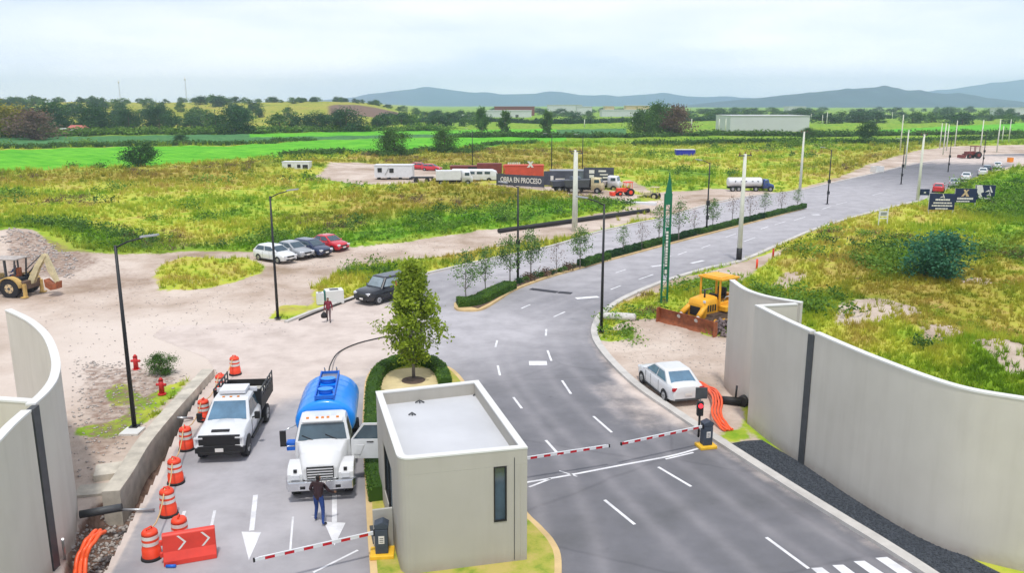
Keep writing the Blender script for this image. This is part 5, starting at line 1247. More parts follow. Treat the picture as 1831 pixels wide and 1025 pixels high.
g=MB().mt('black'); g.cyl((-.5,.2,.2),(.55,-.15,.2),.17,.2,14); g.build('pipe_body',root); g=MB().mt('black'); g.cyl((.5,-.3,.22),(.75,.0,.22),.28,n=14); g.build('flange',root); g=MB().mt('black'); g.cyl((.3,0,.1),(.33,-.02,.95),.05,n=8); g.build('handle',root)
def hydrant(px,py,label,mt='hydrant_red'):
    c=P(px,py); root=thing('hydrant',label,'hydrant',(c.x,c.y,.05))
    g=MB().mt(mt); g.cyl((0,0,0),(0,0,.08),.2,n=14); g.cyl((0,0,.08),(0,0,.75),.13,.11,14); g.cyl((0,0,.75),(0,0,.88),.13,.04,14); g.build('body',root)
    for s in (1,-1): g=MB().mt(mt); g.cyl((s*.08,0,.52),(s*.24,0,.52),.07,n=10); g.build('outlet',root)
hydrant(290,708,'red hydrant standing close to the retaining wall, the nearer one'); hydrant(244,664,'red hydrant left of the green bush on the dirt, the farther one')
for px_,py_,lab_,m_ in ((1353,482,'orange marker post on the verge right of the concrete pole','orange'),(1382,462,'dark red marker post in the grass right of the orange one','hydrant_red')):
    c=P(px_,py_); g=MB().mt(m_); g.cyl((0,0,0),(0,0,.8),.1,.09,10); g.cyl((0,0,.8),(0,0,.88),.09,.03,10); o=g.build('marker_post'); o.location=(c.x,c.y,.05); tag(o,lab_,'marker post')
c=P(242,774); g=MB().mt('cap'); g.box((c.x-.1,c.y-.05,.06),(.8,.8,.12)); tag(g.build('lamp_footing'),'square pale concrete footing under the lamp by the retaining wall','footing')
def block(px,py,d,mt,label,rz=0,cat='block',nm='concrete_block'):
    c=P(px,py); g=MB().mt(mt); g.box((0,0,d[2]/2),d); g.mt('dark_grey'); g.box((0,0,d[2]+.005),(d[0]*.5,d[1]*.5,.02)); o=g.build(nm,None,.04); o.location=(c.x,c.y,.05); o.rotation_euler=(0,0,rz); tag(o,label,cat)
block(598,542,(1.25,1.0,.95),'cap','larger pale concrete block beside the kerb left of the black wagon',.35)
block(573,545,(.5,.5,.85),'white_flat','smaller pale block at the left end beside the teal bin',.35)
block(583,543,(.25,.5,.9),'teal','teal bin squeezed between the two pale blocks by the kerb',.35,'bin','bin')
block(712,508,(1.1,.8,.9),'white_flat','white cabinet in the tall grass behind the black wagon',.4,'cabinet','cabinet')
block(1568,308,(2.2,1.6,1.2),'cap','pale block on the far left kerb beyond the median',.4)
block(1806,290,(1.0,1.0,1.1),'amber','small orange barrel at the dusty far end of the avenue',0,'barrel','barrel')
# ================================================================ site compound far left and centre
def cabin(name,label,cat,px0,px1,pyb,top,depth,mt,rz=0,windows=(),roof=None,lift=0,group=None):
    A,B=P(px0,pyb),P(px1,pyb); w_=(B-A).length; zt=zat(((px0+px1)/2,pyb),top); c=(A+B)/2; z0=hz(c.x,c.y)
    root=thing(name,label,cat,(c.x,c.y+depth/2,0),rz,group)
    g=MB().mt(mt); zz=lift; g.box((0,0,(zt+zz)/2),(w_,depth,zt-zz)); n=int(w_/.6)
    for k in range(n): g.box((-w_/2+(k+.5)*w_/n,-depth/2-.02,(zt+zz)/2),(.12,.04,(zt-zz)*.92))
    g.build('walls',root)
    g=MB().mt(roof or mt); g.box((0,0,zt+.06),(w_+.15,depth+.15,.12)); g.build('roof',root)
    for u,v,ww,wh in windows:
        g=MB().mt('black'); g.box(((u-.5)*w_,-depth/2-.05,zz+(zt-zz)*v),(ww,.06,wh)); g.build('window',root)
    if lift:
        for u in (-.42,-.15,.15,.42):
            g=MB().mt('dark_grey'); g.box((u*w_,0,lift/2),(.3,depth*.8,lift)); g.build('support',root)
    return root,w_,zt,depth
cabin('site_cabin','small white site cabin with three dark windows at the far left field','cabin',505,553,306,290,2.6,'white_flat',0,((.27,.55,.7,.7),(.62,.5,.7,.7),(.86,.45,1.1,.8)),lift=.2)
r_,w_,zt,dp_=cabin('site_cabin','large white site cabin with two dark windows beside the black trailer frame','cabin',670,738,322,296,3.0,'white_flat',.0,((.14,.62,.8,.8),(.45,.58,.8,.8)),lift=.5)
g=MB().mt('steel'); g.box((-.17*w_,-dp_/2-.08,zt*.6),(.14,.04,1.4),ry=.5); g.build('stair_rail',r_)
root=thing('flat_trailer','black empty trailer frame parked right of the large white cabin','trailer'); c=P(755,326); root.location=(c.x,c.y,0)
g=MB().mt('black'); g.box((0,0,.9),(4,2,.2)); g.build('deck',root)
for x in (-1,1): 
    g=MB().mt('rubber'); g.cyl((x,-1.05,.45),(x,-.75,.45),.45,n=14); g.build('wheel',root)
cabin('site_container','long brown container behind the white bus left of the red container','container',805,890,318,298,2.6,'box_brown',0,((.5,.8,2.2,.8),))
cabin('site_container','bright red container standing above the grey banner','container',903,972,326,296.5,2.6,'box_red',0)
r_=[o for o in COL.objects if o.get('label','')=='bright red container standing above the grey banner'][0]
g=MB().mt('retro_white')
for k in range(7): g.box((-2.9+k*.34,-1.38,3.45),(.2,.03,.35))
g.yprism([(.5,3.8),(.95,3.8),(1.7,2.7),(1.3,2.7)],-1.4,-1.36); g.yprism([(1.35,3.8),(1.65,3.8),(.9,2.7),(.45,2.7)],-1.41,-1.36); g.build('lettering',r_)
root=thing('banner','dark grey banner fence reading OBRA EN PROCESO in white letters','banner'); A,B=P(888,331),P(972,336); c=(A+B)/2; w_=(B-A).length; a=math.atan2((B-A).y,(B-A).x); root.location=(c.x,c.y-1.2,0); root.rotation_euler=(0,0,a)
g=MB().mt('banner_grey'); g.box((0,0,1.15),(w_,.06,1.9)); g.build('banner_sheet',root); 
for k in range(5): g=MB().mt('dark_grey'); g.box((-w_/2+k*w_/4,.06,1.1),(.08,.08,2.2)); g.build('post',root)
text('lettering','OBRA EN PROCESO',1.25,'retro_white',root,(.2,-.06,1.15),(math.pi/2,0,0),w_*.86,.015)
cabin('site_office','long slate site office with pale lettering at the right of the compound','site office',984,1085,334,306,3.0,'box_slate',0,(),roof='steel')
r_=[o for o in COL.objects if o.get('label','').startswith('long slate site office')][0]
g=MB().mt('banner_grey'); g.box((3.4,-1.6,1.9),(5.2,.06,2.8)); g.box((-3.0,-1.6,1.5),(6.0,.06,2.4)); g.build('banner_sheet',r_)
g=MB().mt('retro_white')
for x,z,w1,h1 in ((2.2,2.6,.9,.6),(2.2,1.8,.8,.5),(4,2.7,1.3,.3),(4.3,2.1,1.4,.2),(4.6,1.6,1.0,.25),(-4.6,1.4,.5,1.0),(-3.2,1.2,1.6,.5),(-1.4,1.1,1.3,.35)): g.box((x,-1.66,z),(w1,.03,h1))
g.build('lettering',r_)
root=thing('white_bus','long white bus parked in front of the brown container','bus'); A,B=P(808,324),P(892,324); c=(A+B)/2; root.location=(c.x,c.y-1.5,0)
g=MB().mt('white_flat'); g.loft([[(x,-1.15,.5),(x,-1.2,1.2),(x,-1.12,z-.15),(x,-.9,z),(x,.9,z),(x,1.12,z-.15),(x,1.2,1.2),(x,1.15,.5)] for x,z in((-4.2,2.2),(-4.1,2.35),(3.2,2.3),(3.9,2.0),(4.2,1.3))],True,False); g.build('body',root)
for k in range(5): g=MB().mt('glass'); g.box((-3.3+k*1.4,-1.2,1.75),(1.0,.04,.45)); g.build('window',root)
for x in (-2.6,2.6): g=MB().mt('rubber'); g.cyl((x,-1.2,.45),(x,-.9,.45),.45,n=14); g.build('wheel',root)
cabin('shipping_container','royal blue shipping container alone in the field above the totem','container',1209,1243,279,268,2.5,'box_blue',0,(),roof='white_flat')
# tank semi
root=thing('tanker_truck','white cylindrical tanker truck with a blue cab on the far dirt road','tanker truck'); A,B=P(1299,342),P(1381,342); c=(A+B)/2; s_=(B-A).length/8.6; root.location=(c.x,c.y,0); root.scale=(s_,s_,s_)
g=MB().mt('white_flat'); g.loft([[(x,math.cos(t)*1.1*k,1.75+math.sin(t)*.85*k) for t in [2*math.pi*i/20 for i in range(20)]] for x,k in((-4.2,.5),(-4.15,.9),(-4,1),(1.9,1),(2.05,.9),(2.1,.5))]); g.build('tank',root)
g=MB().mt('black'); g.box((-.6,0,.75),(7.2,1.0,.3)); g.build('chassis',root)
g=MB().mt('blue_paint'); g.loft([bodyring(2.25,1.05,.6,2.3),bodyring(3.2,1.05,.6,2.25),bodyring(3.4,1.0,.6,1.6),bodyring(4.2,.85,.6,1.3),bodyring(4.3,.8,.6,1.2)]); g.build('cab',root)
g=MB().mt('glass'); g.box((2.8,-1.06,1.85),(.6,.03,.4)); g.build('side_window',root); g=MB().mt('white_flat'); g.box((4.35,0,.65),(.15,1.8,.3)); g.build('bumper',root)
for x in (-3.4,-2.3,.9,3.6):
    g=MB().mt('rubber'); g.cyl((x,-1.1,.5),(x,-.8,.5),.5,n=16); g.mt('steel'); g.cyl((x,-1.12,.5),(x,-1.09,.5),.25,n=12); g.build('wheel',root)
g=MB().mt('dark_grey')
for x in (-3,-1.9,-1.0,.2,1.2): g.box((x,-1.06,1.95),(.3,.12,.16),ry=.3*x)
g.build('side_mark',root)
# small machines
def minitractor(label,px,py,mt,rz,k=1.0):
    c=P(px,py); root=thing('compact_tractor',label,'tractor',(c.x,c.y,0),rz); root.scale=(k,k,k)
    g=MB().mt(mt); g.box((.7,0,.9),(1.4,.8,.6)); g.box((-.4,0,.9),(1.0,1.0,.4)); g.build('body',root,.06)
    g=MB().mt(mt); g.box((-.4,0,2.1),(1.3,1.2,.1)); 
    for x in (-.9,.1):
        for y in (-.5,.5): g.box((x,y,1.55),(.08,.08,1.1))
    g.build('canopy',root)
    for x,r in ((-.6,.6),(1.1,.4)):
        for s in (1,-1): g=MB().mt('rubber'); g.cyl((x,s*.55,r),(x,s*.85,r),r,n=16); g.mt(mt); g.cyl((x,s*.86,r),(x,s*.88,r),r*.5,n=12); g.build('wheel',root)
    g=MB().mt(mt); g.box((2.1,0,.35),(.5,1.5,.5)); g.tube([(1.0,.5,.8),(2.0,.5,.4)],.07,6); g.tube([(1.0,-.5,.8),(2.0,-.5,.4)],.07,6); g.build('loader',root)
minitractor('small orange tractor on the dirt right of the slate office',1118,350,'orange',math.pi+.2)
minitractor('yellow green dumper on the dirt just left of the totem',1166,357,'hoe_cream',2.6,.9)
minitractor('dusty red earth mover at the far bend of the avenue',1738,283,'box_brown',3.3,1.5)
minitractor('cream skid loader in front of the slate office by the white pickup',1050,340,'hoe_cream',.4,.8)
def site_truck(label,px,py,rz,cab,bed,L_=7.0,boxy=True,hb=2.6):
    c=P(px,py); root=thing('site_truck',label,'truck',(c.x,c.y,0),rz,'trucks of the site compound')
    g=MB().mt('black'); g.box((0,0,.75),(L_,.9,.25)); g.build('chassis',root)
    g=MB().mt(cab); x1=L_/2; g.loft([bodyring(x1-1.9,1.1,.6,2.5),bodyring(x1-.5,1.1,.6,2.45),bodyring(x1-.25,1.08,.6,1.6),bodyring(x1,1.0,.6,1.4)]); g.build('cab',root)
    g=MB().mt('glass'); g.box((x1-1.0,-1.11,2.0),(.8,.03,.5)); g.build('side_window',root)
    g=MB().mt('glass'); g.box((x1-.36,0,2.05),(.06,1.8,.6),ry=-.28); g.build('windshield',root)
    g=MB().mt(bed); n=6
    if boxy: g.box((-1.05,0,(1+hb)/2),(L_-2.3,2.3,hb-1)); [g.box((-L_/2+.5+k*(L_-2.6)/n,-1.17,(1+hb)/2),(.08,.04,hb-1.1)) for k in range(n+1)]
    else: g.yprism([(-L_/2,1.0),(x1-2.2,1.0),(x1-2.1,hb),(-L_/2-.25,hb-.2)],-1.15,1.15)
    g.build('bed',root)
    for x in (-L_/2+1.0,-L_/2+2.1,x1-.9):
        for s in (1,-1):
            g=MB().mt('rubber'); g.cyl((x,s*.85,.5),(x,s*1.15,.5),.5,n=14); g.mt('steel'); g.cyl((x,s*1.15,.5),(x,s*1.17,.5),.22,n=10); g.build('wheel',root)
site_truck('white box truck parked just left of the white bus by the brown container',812,331,.1,'white_flat','white_flat',6.5)
site_truck('dark dump truck in front of the slate office near the left of its banner',1014,343,.15,'box_slate','banner_grey',5,False,2.0)
site_truck('cream dump truck beside the twin concrete poles before the slate office',1046,345,-.25,'hoe_cream','dark_grey',6.0,False,2.2)
site_truck('white cab flat truck at the right end of the slate office',1078,341,-.35,'white_flat','stone_grey',5.8,False,1.6)
site_truck('red truck half hidden behind the grey banner and red container',885,318,.0,'box_red','box_brown',7.0,True,2.8)
# warehouse and distant buildings
A,B=P(1305,236),P(1446,236); c=(A+B)/2; w_=(B-A).length; zt=zat((1375,236),207)
root=thing('warehouse','large pale grey windowless warehouse beyond the fields','warehouse',(c.x,c.y,0),-.0)
g=MB().mt('shed_wall'); g.box((0,15,zt/2),(w_,30,zt)); 
for k in range(60): g.box((-w_/2+(k+.5)*w_/60,-.04,zt/2),(.12,.08,zt*.98))
g.build('walls',root); g=MB().mt('roof_deck'); g.box((0,15,zt+.1),(w_+.6,30.6,.2)); g.build('roof',root)
for i,(px,wp,Y,t,mt,lab) in enumerate(((907,85,860,197,'shed_wall','long low white industrial shed left of centre on the plain'),(920,70,980,190,'box_brown','brown roofed plant above the white industrial shed'),(1010,60,1100,187,'shed_wall','pale shed near the horizon at the centre'),(1045,26,1000,190,'shed_wall','small pale shed left of the tree cluster on the horizon'),(1118,82,900,196,'shed_wall','white shed strip left of the big tree cluster'),(1140,40,1050,188,'cream','tan building above the white shed strip'),(1812,44,1000,192,'shed_wall','white shed at the far right below the mountain'),(828,28,760,209,'shed_wall','small white house among the trees left of the poplars'),(1090,16,1200,189,'cream','tiny tan block on the horizon'),(1425,30,1300,190,'shed_wall','tiny pale building under the wooded hill'))):
    c=PD(px,Y); w_=wp*Y/FPX; k=(512.5-t)/FPX; zt=CAMH+Y*(k*math.cos(TILT)-math.sin(TILT))/(math.cos(TILT)+k*math.sin(TILT)); zt=max(zt,4)
    root=thing('industrial_building',lab,'building',(c.x,c.y,0))
    g=MB().mt(mt); g.box((0,12,zt/2-.3),(w_,24,zt-.6)); g.build('walls',root); g=MB().mt('roof_deck' if mt!='box_brown' else 'rust'); g.prism([(-w_/2-.5,-.5),(w_/2+.5,-.5),(w_/2+.5,24.5),(-w_/2-.5,24.5)],zt-.595,zt); g.build('roof',root)
    g=MB().mt('dark_grey'); g.box((w_*.2,-.06,zt*.2),(3.2,.1,zt*.4)); g.build('door',root)
c=P(128,240); root=thing('farm_shack','small shack with a red roof at the edge of the left tree band','shack',(c.x,c.y,0))
g=MB().mt('white_flat'); g.box((0,2,1.4),(10,5,2.8)); g.build('walls',root); g=MB().mt('roof_red'); g.add([(-1.5,-1,2.85),(6,-1,2.85),(6,5,2.85),(-1.5,5,2.85),(-1,2,4.2),(5.5,2,4.2)],[(0,1,5,4),(2,3,4,5),(1,2,5),(3,0,4),(0,3,2,1)]); g.build('roof',root)
for x in (-3.4,-1.8): g=MB().mt('black'); g.box((x,-.52,1.2),(1,.06,1.6)); g.build('door',root)
for px,t in ((218,142),(336,136)):
    c=PD(px,1000); z0=hz(c.x,c.y); k=(512.5-t)/FPX; zt=CAMH+1000*(k*math.cos(TILT)-math.sin(TILT))/(math.cos(TILT)+k*math.sin(TILT))
    root=thing('radio_mast','faint lattice radio mast on the left ridge, %s one'%('left' if px==218 else 'right'),'mast',(c.x,c.y,z0))
    g=MB().mt('steel'); H_=zt-z0
    for x,y in ((-.6,0),(.6,0),(0,.9)): g.tube([(x,y,0),(x*.4,y*.4,H_)],.09,5)
    for k in range(10): z=k*H_/10; s=1-.6*k/10; g.tube([(-.6*s,0,z),(.6*s,0,z+H_/10)],.05,4)
    g.build('lattice',root)
    g=MB().mt('white_flat'); g.cyl((0,0,H_*.85),(0,0,H_*.93),.9,n=10); g.build('antenna',root)
def ordn(n): return '%d%s'%(n,'th' if 10<=n%100<=20 else {1:'st',2:'nd',3:'rd'}.get(n%10,'th'))
# ================================================================ trees and plants
def cards(rs,centres,size,v,flat=.0,droop=0):
    n=len(centres); a=rs.normal(size=(n,3)); a[:,2]*=1-flat; a/=np.linalg.norm(a,axis=1)[:,None]
    b=rs.normal(size=(n,3)); b-=a*(a*b).sum(1)[:,None]; b/=np.linalg.norm(b,axis=1)[:,None]
    s=(size*rs.uniform(.6,1.35,n))[:,None]
    V=np.stack([centres-a*s,centres+b*s*.55,centres+a*s,centres-b*s*.55],1)
    return V.reshape(-1,3),(np.arange(n*4).reshape(-1,4)),np.repeat(v,4)
def make_tree(seed,Ht,z0,prof,ncl,nlf,lsize,leaf,tr,bark='bark',clr=.2,updir=.5,sway=.05,name='crown',extra=None):
    """prof(t) -> crown radius at height fraction t; returns (trunk mesh, crown mesh)"""
    rs=np.random.RandomState(seed); mb=MB().mt(bark)
    tp=[Vector((rs.normal()*sway*Ht*.3*k/6,rs.normal()*sway*Ht*.3*k/6,Ht*.9*k/6)) for k in range(7)]
    mb.tube(tp,tr,8,tr*.15)
    C_=[];VV=[];LV=[]
    for i in range(ncl):
        t=(i+rs.uniform())/ncl; t=t**.9; r=prof(t)*math.sqrt(rs.uniform(.15,1.0)); an=rs.uniform(0,2*math.pi); z=z0+(Ht-z0)*t
        c=np.array([math.cos(an)*r,math.sin(an)*r,z]); 
        zb=max(z0*.7,z-r*(.6+updir)-Ht*.06); k=min(6,zb/(Ht*.9)*6); base_=tp[int(k)].lerp(tp[min(6,int(k)+1)],k-int(k))
        m=base_.lerp(Vector(c),.5)+Vector((0,0,-r*.15)); mb.tube([base_,m,Vector(c)],tr*.28*(1-t*.6),5,tr*.05)
        cr=clr*prof(.45)*rs.uniform(.7,1.25); m_=max(3,int(nlf/ncl*rs.uniform(.6,1.4)))
        p=rs.normal(size=(m_,3))*cr*np.array([1,1,.85]); C_.append(c+p); VV.append(np.clip(np.full(m_,rs.uniform(.1,.9))+rs.normal(size=m_)*.12,0,1))
    C_=np.concatenate(C_); V,F,v=cards(rs,C_,lsize,np.concatenate(VV))
    return mb.mesh('trunk'),npmesh(name,V,F,[leaf],{'v':v})
def place_tree(kind,meshes,label,loc,s=(1,1,1),rz=0,group=None,cat='tree'):
    o=thing(kind,label,cat,loc,rz,group); o.scale=s; link('trunk',meshes[0],o); link('crown',meshes[1],o); return o
# island tree
colp=lambda R_: (lambda t: R_*(.62+1.3*t*(1-t)*1.6)*(1-.78*max(0,(t-.5)/.5)**1.0))
m=make_tree(23,5.9,1.0,lambda t:1.5*(min(1,.4+2.4*t) if t<.25 else (1-.25*(t-.25)/.3 if t<.55 else max(.16,.75-.62*((t-.55)/.45)**.8)))*(1+.16*math.sin(t*23)),95,8600,.105,'leaf_olive',.09,'bark_grey',.2,1.5,.06)
c=P(740,682); place_tree('island_tree',m,'leafy upright green tree in the round bed at the head of the booth island',(c.x,c.y,.2))
# clipped hedges
def hedge(name,ln,wd,ht,leaf,label,n,seed,z0=.14,lumpy=.05,group=None,rs_size=.045):
    root=thing(name,label,'hedge',(0,0,0),0,group); rs=np.random.RandomState(seed)
    rings=[]; a=offset(ln,-wd/2); b=offset(ln,wd/2)
    for i,(p,q) in enumerate(zip(a,b)):
        h=ht*(1+lumpy*math.sin(i*1.7)+lumpy*rs.normal()*.6); k=.86
        rings.append([(p.x,p.y,z0),(p.x,p.y,z0+h*k),(p.x*.8+q.x*.2,p.y*.8+q.y*.2,z0+h),(p.x*.2+q.x*.8,p.y*.2+q.y*.8,z0+h),(q.x,q.y,z0+h*k),(q.x,q.y,z0)])
    g=MB().mt(leaf); g.loft(rings,True,False); link('hedge_body',g.mesh('hedge_body'),root)
    R_=np.array(rings); m,_,_=R_.shape; i=rs.randint(0,m-1,n); j=rs.randint(0,5,n); u=rs.uniform(0,1,(n,1)); v=rs.uniform(0,1,(n,1))
    p=(R_[i,j]*(1-u)+R_[i,j+1]*u)*(1-v)+(R_[i+1,j]*(1-u)+R_[i+1,j+1]*u)*v
    p=p+rs.normal(size=(n,3))*.025
    V,F,vv=cards(rs,p,rs_size,np.clip(.5+.25*np.sin(p[:,0]*3)+rs.normal(size=n)*.2,0,1)); link('foliage',npmesh('foliage',V,F,[leaf],{'v':vv}),root)
    return root
L_=smooth_line([Vector((q.x,q.y,0)) for q in PP([(664,905),(657,850),(655,790),(656,740),(660,700),(674,674),(700,659),(735,652),(770,656),(795,672),(806,700)])],5)
hedge('clipped_hedge',offset(L_,-.25),.62,.55,'leaf_hedge','clipped green hedge wrapping round the head of the booth island',9000,5,.14)
L_=smooth_line([Vector((q.x,q.y,0)) for q in PP([(818,550),(850,547),(880,533),(912,518)])],5)
hedge('clipped_hedge',offset(L_,.0),1.15,.5,'leaf_hedge','wide clipped green hedge at the near nose of the median',5500,6,.16)
segs=[(1039,479,1085,465),(1088,463,1140,449),(1146,447,1182,437),(1188,436,1240,422),(1245,421,1318,403),(1322,402,1362,392),(1366,391,1437,373)]
nm=['first','second','third','fourth','fifth','sixth','last']
for i,(x0,y0,x1,y1) in enumerate(segs):
    L_=smooth_line([P(x0,y0),P((x0+x1)/2,(y0+y1)/2-.2),P(x1,y1)],6)
    hedge('low_hedge',L_,.85,.5,'leaf_dark' if i%2 else 'leaf_mid','%s dark segment of the low median hedge counting from the near end'%nm[i],2600,20+i,.15,.12,'dark hedge segments along the median',.07)
# low shrubs between nose hedge and dark hedge
def shrub_mesh(seed,r,h,n,leaf,ls):
    rs=np.random.RandomState(seed); k=9; cc=rs.normal(size=(k,3))*np.array([r*.45,r*.45,h*.18])+np.array([0,0,h*.5]); i=rs.randint(0,k,n)
    p=cc[i]+rs.normal(size=(n,3))*np.array([r*.28,r*.28,h*.2]); p[:,2]=np.abs(p[:,2]); V,F,v=cards(rs,p,ls,np.clip(rs.uniform(.1,.9,k)[i]+rs.normal(size=n)*.12,0,1))
    return npmesh('foliage',V,F,[leaf],{'v':v})
SH=[shrub_mesh(40+i,.45,.5,260,l,.07) for i,l in enumerate(('leaf_dark','leaf_mid','leaf_brown'))]
for k,(px,py) in enumerate([(925,511),(934,508),(945,505),(956,501),(966,498),(976,496),(985,494),(1003,489),(1014,486),(1024,483)]):
    c=P(px,py); o=link('low_shrub',SH[k%3]); o.location=(c.x,c.y,.15); o.rotation_euler=(0,0,k); s=.8+.3*(k%3)/2; o.scale=(s,s,s*1.1)
    tag(o,'small %s shrub in the median bed, %s after the near nose hedge'%(['dark','green','brownish'][k%3],ordn(k+1)),'shrub','low shrubs in the median bed')
# median saplings
SAP=[make_tree(60+i,3.4,1.3,lambda t:.75*math.sin(math.pi*min(1,.15+t*.95))**.7,22,n,.07,l,.05,'bark_grey',.3,.9,.03) for i,(n,l) in enumerate(((800,'leaf_sapling'),(1300,'leaf_sapling'),(220,'leaf_brown'),(650,'leaf_sapling')))]
sap=[(833,546,455,0),(868,530,450,0),(912,512,428,1),(949,498,418,1),(995,492,440,2),(1037,482,412,1),(1114,458,408,3),(1147,448,402,2),(1178,438,372,3),(1213,432,362,3),(1241,420,388,2),(1274,411,360,1),(1309,397,352,2),(1340,398,350,2),(1367,388,345,3),(1397,382,342,2),(1425,375,342,3)]
for k,(px,py,tp,v) in enumerate(sap):
    c=P(px,py); h=max(2.6,min(4.2,zat((px,py),tp))); s=h/3.4
    what=['loose grey-green sapling','bushy dark green sapling','nearly bare sapling','sparse thin sapling'][v]
    o=place_tree('median_sapling',SAP[v],'%s, number %s in the median row from the near nose'%(what,['one','two','three','four','five','six','seven','eight','nine','ten','eleven','twelve','thirteen','fourteen','fifteen','sixteen','seventeen'][k]),(c.x,c.y,.15),(s*1.08,s*1.08,s),k*1.3,'saplings in the median row')
# big bushes and trees of the plain ; unit meshes: height 1, crown radius ~.5
def unit(seed,leaf,n,ls,z0=.08,rr=.5,clus=34,shape=None,clr=.24):
    return make_tree(seed,1.0,z0,shape or (lambda t: rr*math.sin(math.pi*min(1,.12+.86*t))**.55),clus,n,ls,leaf,.035,'bark',clr,.3,.02)
BIG=unit(101,'leaf_dark',5200,.028); BIG2=unit(102,'leaf_mid',5200,.028); TEALT=unit(103,'leaf_teal',5200,.03); YEL=unit(104,'leaf_yellow',3500,.035); BRN=unit(105,'leaf_brown',3500,.035)
FAR=[unit(110+i,l,900,.06,.05,.5,16) for i,l in enumerate(('leaf_dark','leaf_mid','leaf_dark','leaf_mid'))]
TALL=unit(120,'leaf_mid',2500,.04,.15,.3,24)
def bigtree(px,py,tp,wp,msh,label,kind='round_tree',cat='tree',group=None,zoff=0):
    c=P(px,py); z0=hz(c.x,c.y); h=zat((px,py),tp)-0; dep=c.y*math.cos(TILT)+CAMH*math.sin(TILT); wd=wp*dep/FPX
    return place_tree(kind,msh,label,(c.x,c.y,z0-h*.03),(wd*1.02,wd*1.02,h*1.03),random.Random(px).uniform(0,6),group,cat)
bigtree(252,299,263,60,BIG,'round dark bush alone at the near edge of the bright crop field, left','round_bush','bush')
bigtree(706,280,238,54,BIG2,'round dark tree at the crop edge, left of a similar one','round_tree')
bigtree(795,274,236,46,BIG2,'round dark tree at the crop edge, right of a similar one','round_tree')
bigtree(324,255,243,26,BIG,'small dark bush at the far side of the bright crop field','round_bush','bush')
bigtree(1550,252,222,36,BIG,'dark bushy tree alone in the field right of the warehouse')
bigtree(1446,248,232,30,BIG2,'small dark tree behind the pole just right of the warehouse')
bigtree(1672,505,432,112,TEALT,'large blue-green bush in the weedy field right of the avenue','large_bush','bush')
bigtree(290,672,638,46,BIG2,'small leafy green bush on the dirt between the two red hydrants','small_bush','bush')
bigtree(862,238,197,32,TALL,'slender green tree, left of a pair behind the crop field'); bigtree(903,241,202,32,TALL,'slender green tree, right of a pair behind the crop field'); bigtree(978,243,201,30,TALL,'dark slender tree standing alone beyond the crop field')
bigtree(1152,245,202,52,BIG2,'leftmost crown of the tall tree cluster left of the warehouse'); bigtree(1180,243,190,62,BIG2,'tallest crown of the tree cluster left of the warehouse'); bigtree(1209,244,195,52,BRN,'purplish brown crown of the tree cluster left of the warehouse')
bigtree(18,247,195,80,YEL,'yellow-tinged tree at the far left edge of the tree band'); bigtree(62,250,203,80,BRN,'brownish wide tree beside the yellow-tinged tree at the left edge')
for px,py,tp,wp,lab in ((100,238,190,64,'dark tree above the red roofed shack'),(165,237,193,68,'dense dark tree right of the red roofed shack'),(232,234,198,38,'compact dark tree in the left tree band, below the left mast'),(286,233,194,46,'compact purplish dark tree in the left tree band'),(420,240,197,64,'largest round dark tree of the left tree band'),(566,236,205,46,'dark round tree left of the wide one below the red bank'),(620,236,200,62,'wide dark tree below the left end of the red bank'),(675,235,214,24,'small dark tree below the middle of the red bank')):
    bigtree(px,py,tp,wp,BIG,lab,'dense_tree','tree')
rs=random.Random(77); k=0; HT_=[]
def ordn(n): return '%d%s'%(n,'th' if 10<=n%100<=20 else {1:'st',2:'nd',3:'rd'}.get(n%10,'th'))
def rank(objs,pxs,fmt):
    for r_,i_ in enumerate(sorted(range(len(objs)),key=lambda i: pxs[i])): objs[i_]['label']=fmt%ordn(r_+1)
HO=[];HD=[]
gl='dark trees scattered over the left hillside'
for i in range(285):
    px=rs.uniform(-120,860); d=rs.uniform(430,960) if i>60 else rs.uniform(860,960)
    c=PD(px,d); r=c.x/c.y
    if -.25<r<-.115 and 570<d<850: continue
    s=rs.uniform(3.6,7)*(.85 if d>850 else 1.15); w_=s*rs.uniform(1.1,2.0)
    HT_.append((px,d)); o=place_tree('hillside_tree',FAR[i%4],'',(c.x,c.y,hz(c.x,c.y)-.4),(w_,w_,s),rs.uniform(0,6),gl); HO.append(o)
for lo,hi,fm in ((0,580,'dark tree at the foot of the left hillside, %s from the left'),(580,720,'dark tree low on the left hillside slope, %s from the left'),(720,860,'dark tree high on the left hillside slope, %s from the left'),(860,2000,'dark tree on the ridge skyline of the left hillside, %s from the left')):
    q=[i for i in range(len(HO)) if lo<=HT_[i][1]<hi]; rank([HO[i] for i in q],[HO[i].location.x/HO[i].location.y for i in q],fm)
gl='trees lining the far plain below the mountains'
for i in range(170):
    px=rs.uniform(850,1950); d=rs.choice([rs.uniform(560,800),rs.uniform(850,1500),rs.uniform(900,1600)])
    if 1290<px<1460 and d<700: d+=300
    if px<1320 and d<640: d+=250
    if (855<px<965 or 1070<px<1165) and d<1120: d+=330
    c=PD(px,d); s=rs.uniform(4.5,8)*(1.15 if px>1500 and d>850 else 1); w_=s*rs.uniform(1.3,2.8)
    HD.append(place_tree('distant_tree',FAR[i%4],'',(c.x,c.y,-.3),(w_,w_,s),rs.uniform(0,6),gl))
for lo,hi,fm in ((0,850,'dark tree in the nearer tree line of the far plain, %s from the left'),(850,1150,'dark tree in the middle tree line of the far plain, %s from the left'),(1150,3000,'dark tree in the farthest tree line below the mountains, %s from the left')):
    q=[o for o in HD if lo<=o.location.y<hi]; rank(q,[o.location.x/o.location.y for o in q],fm)
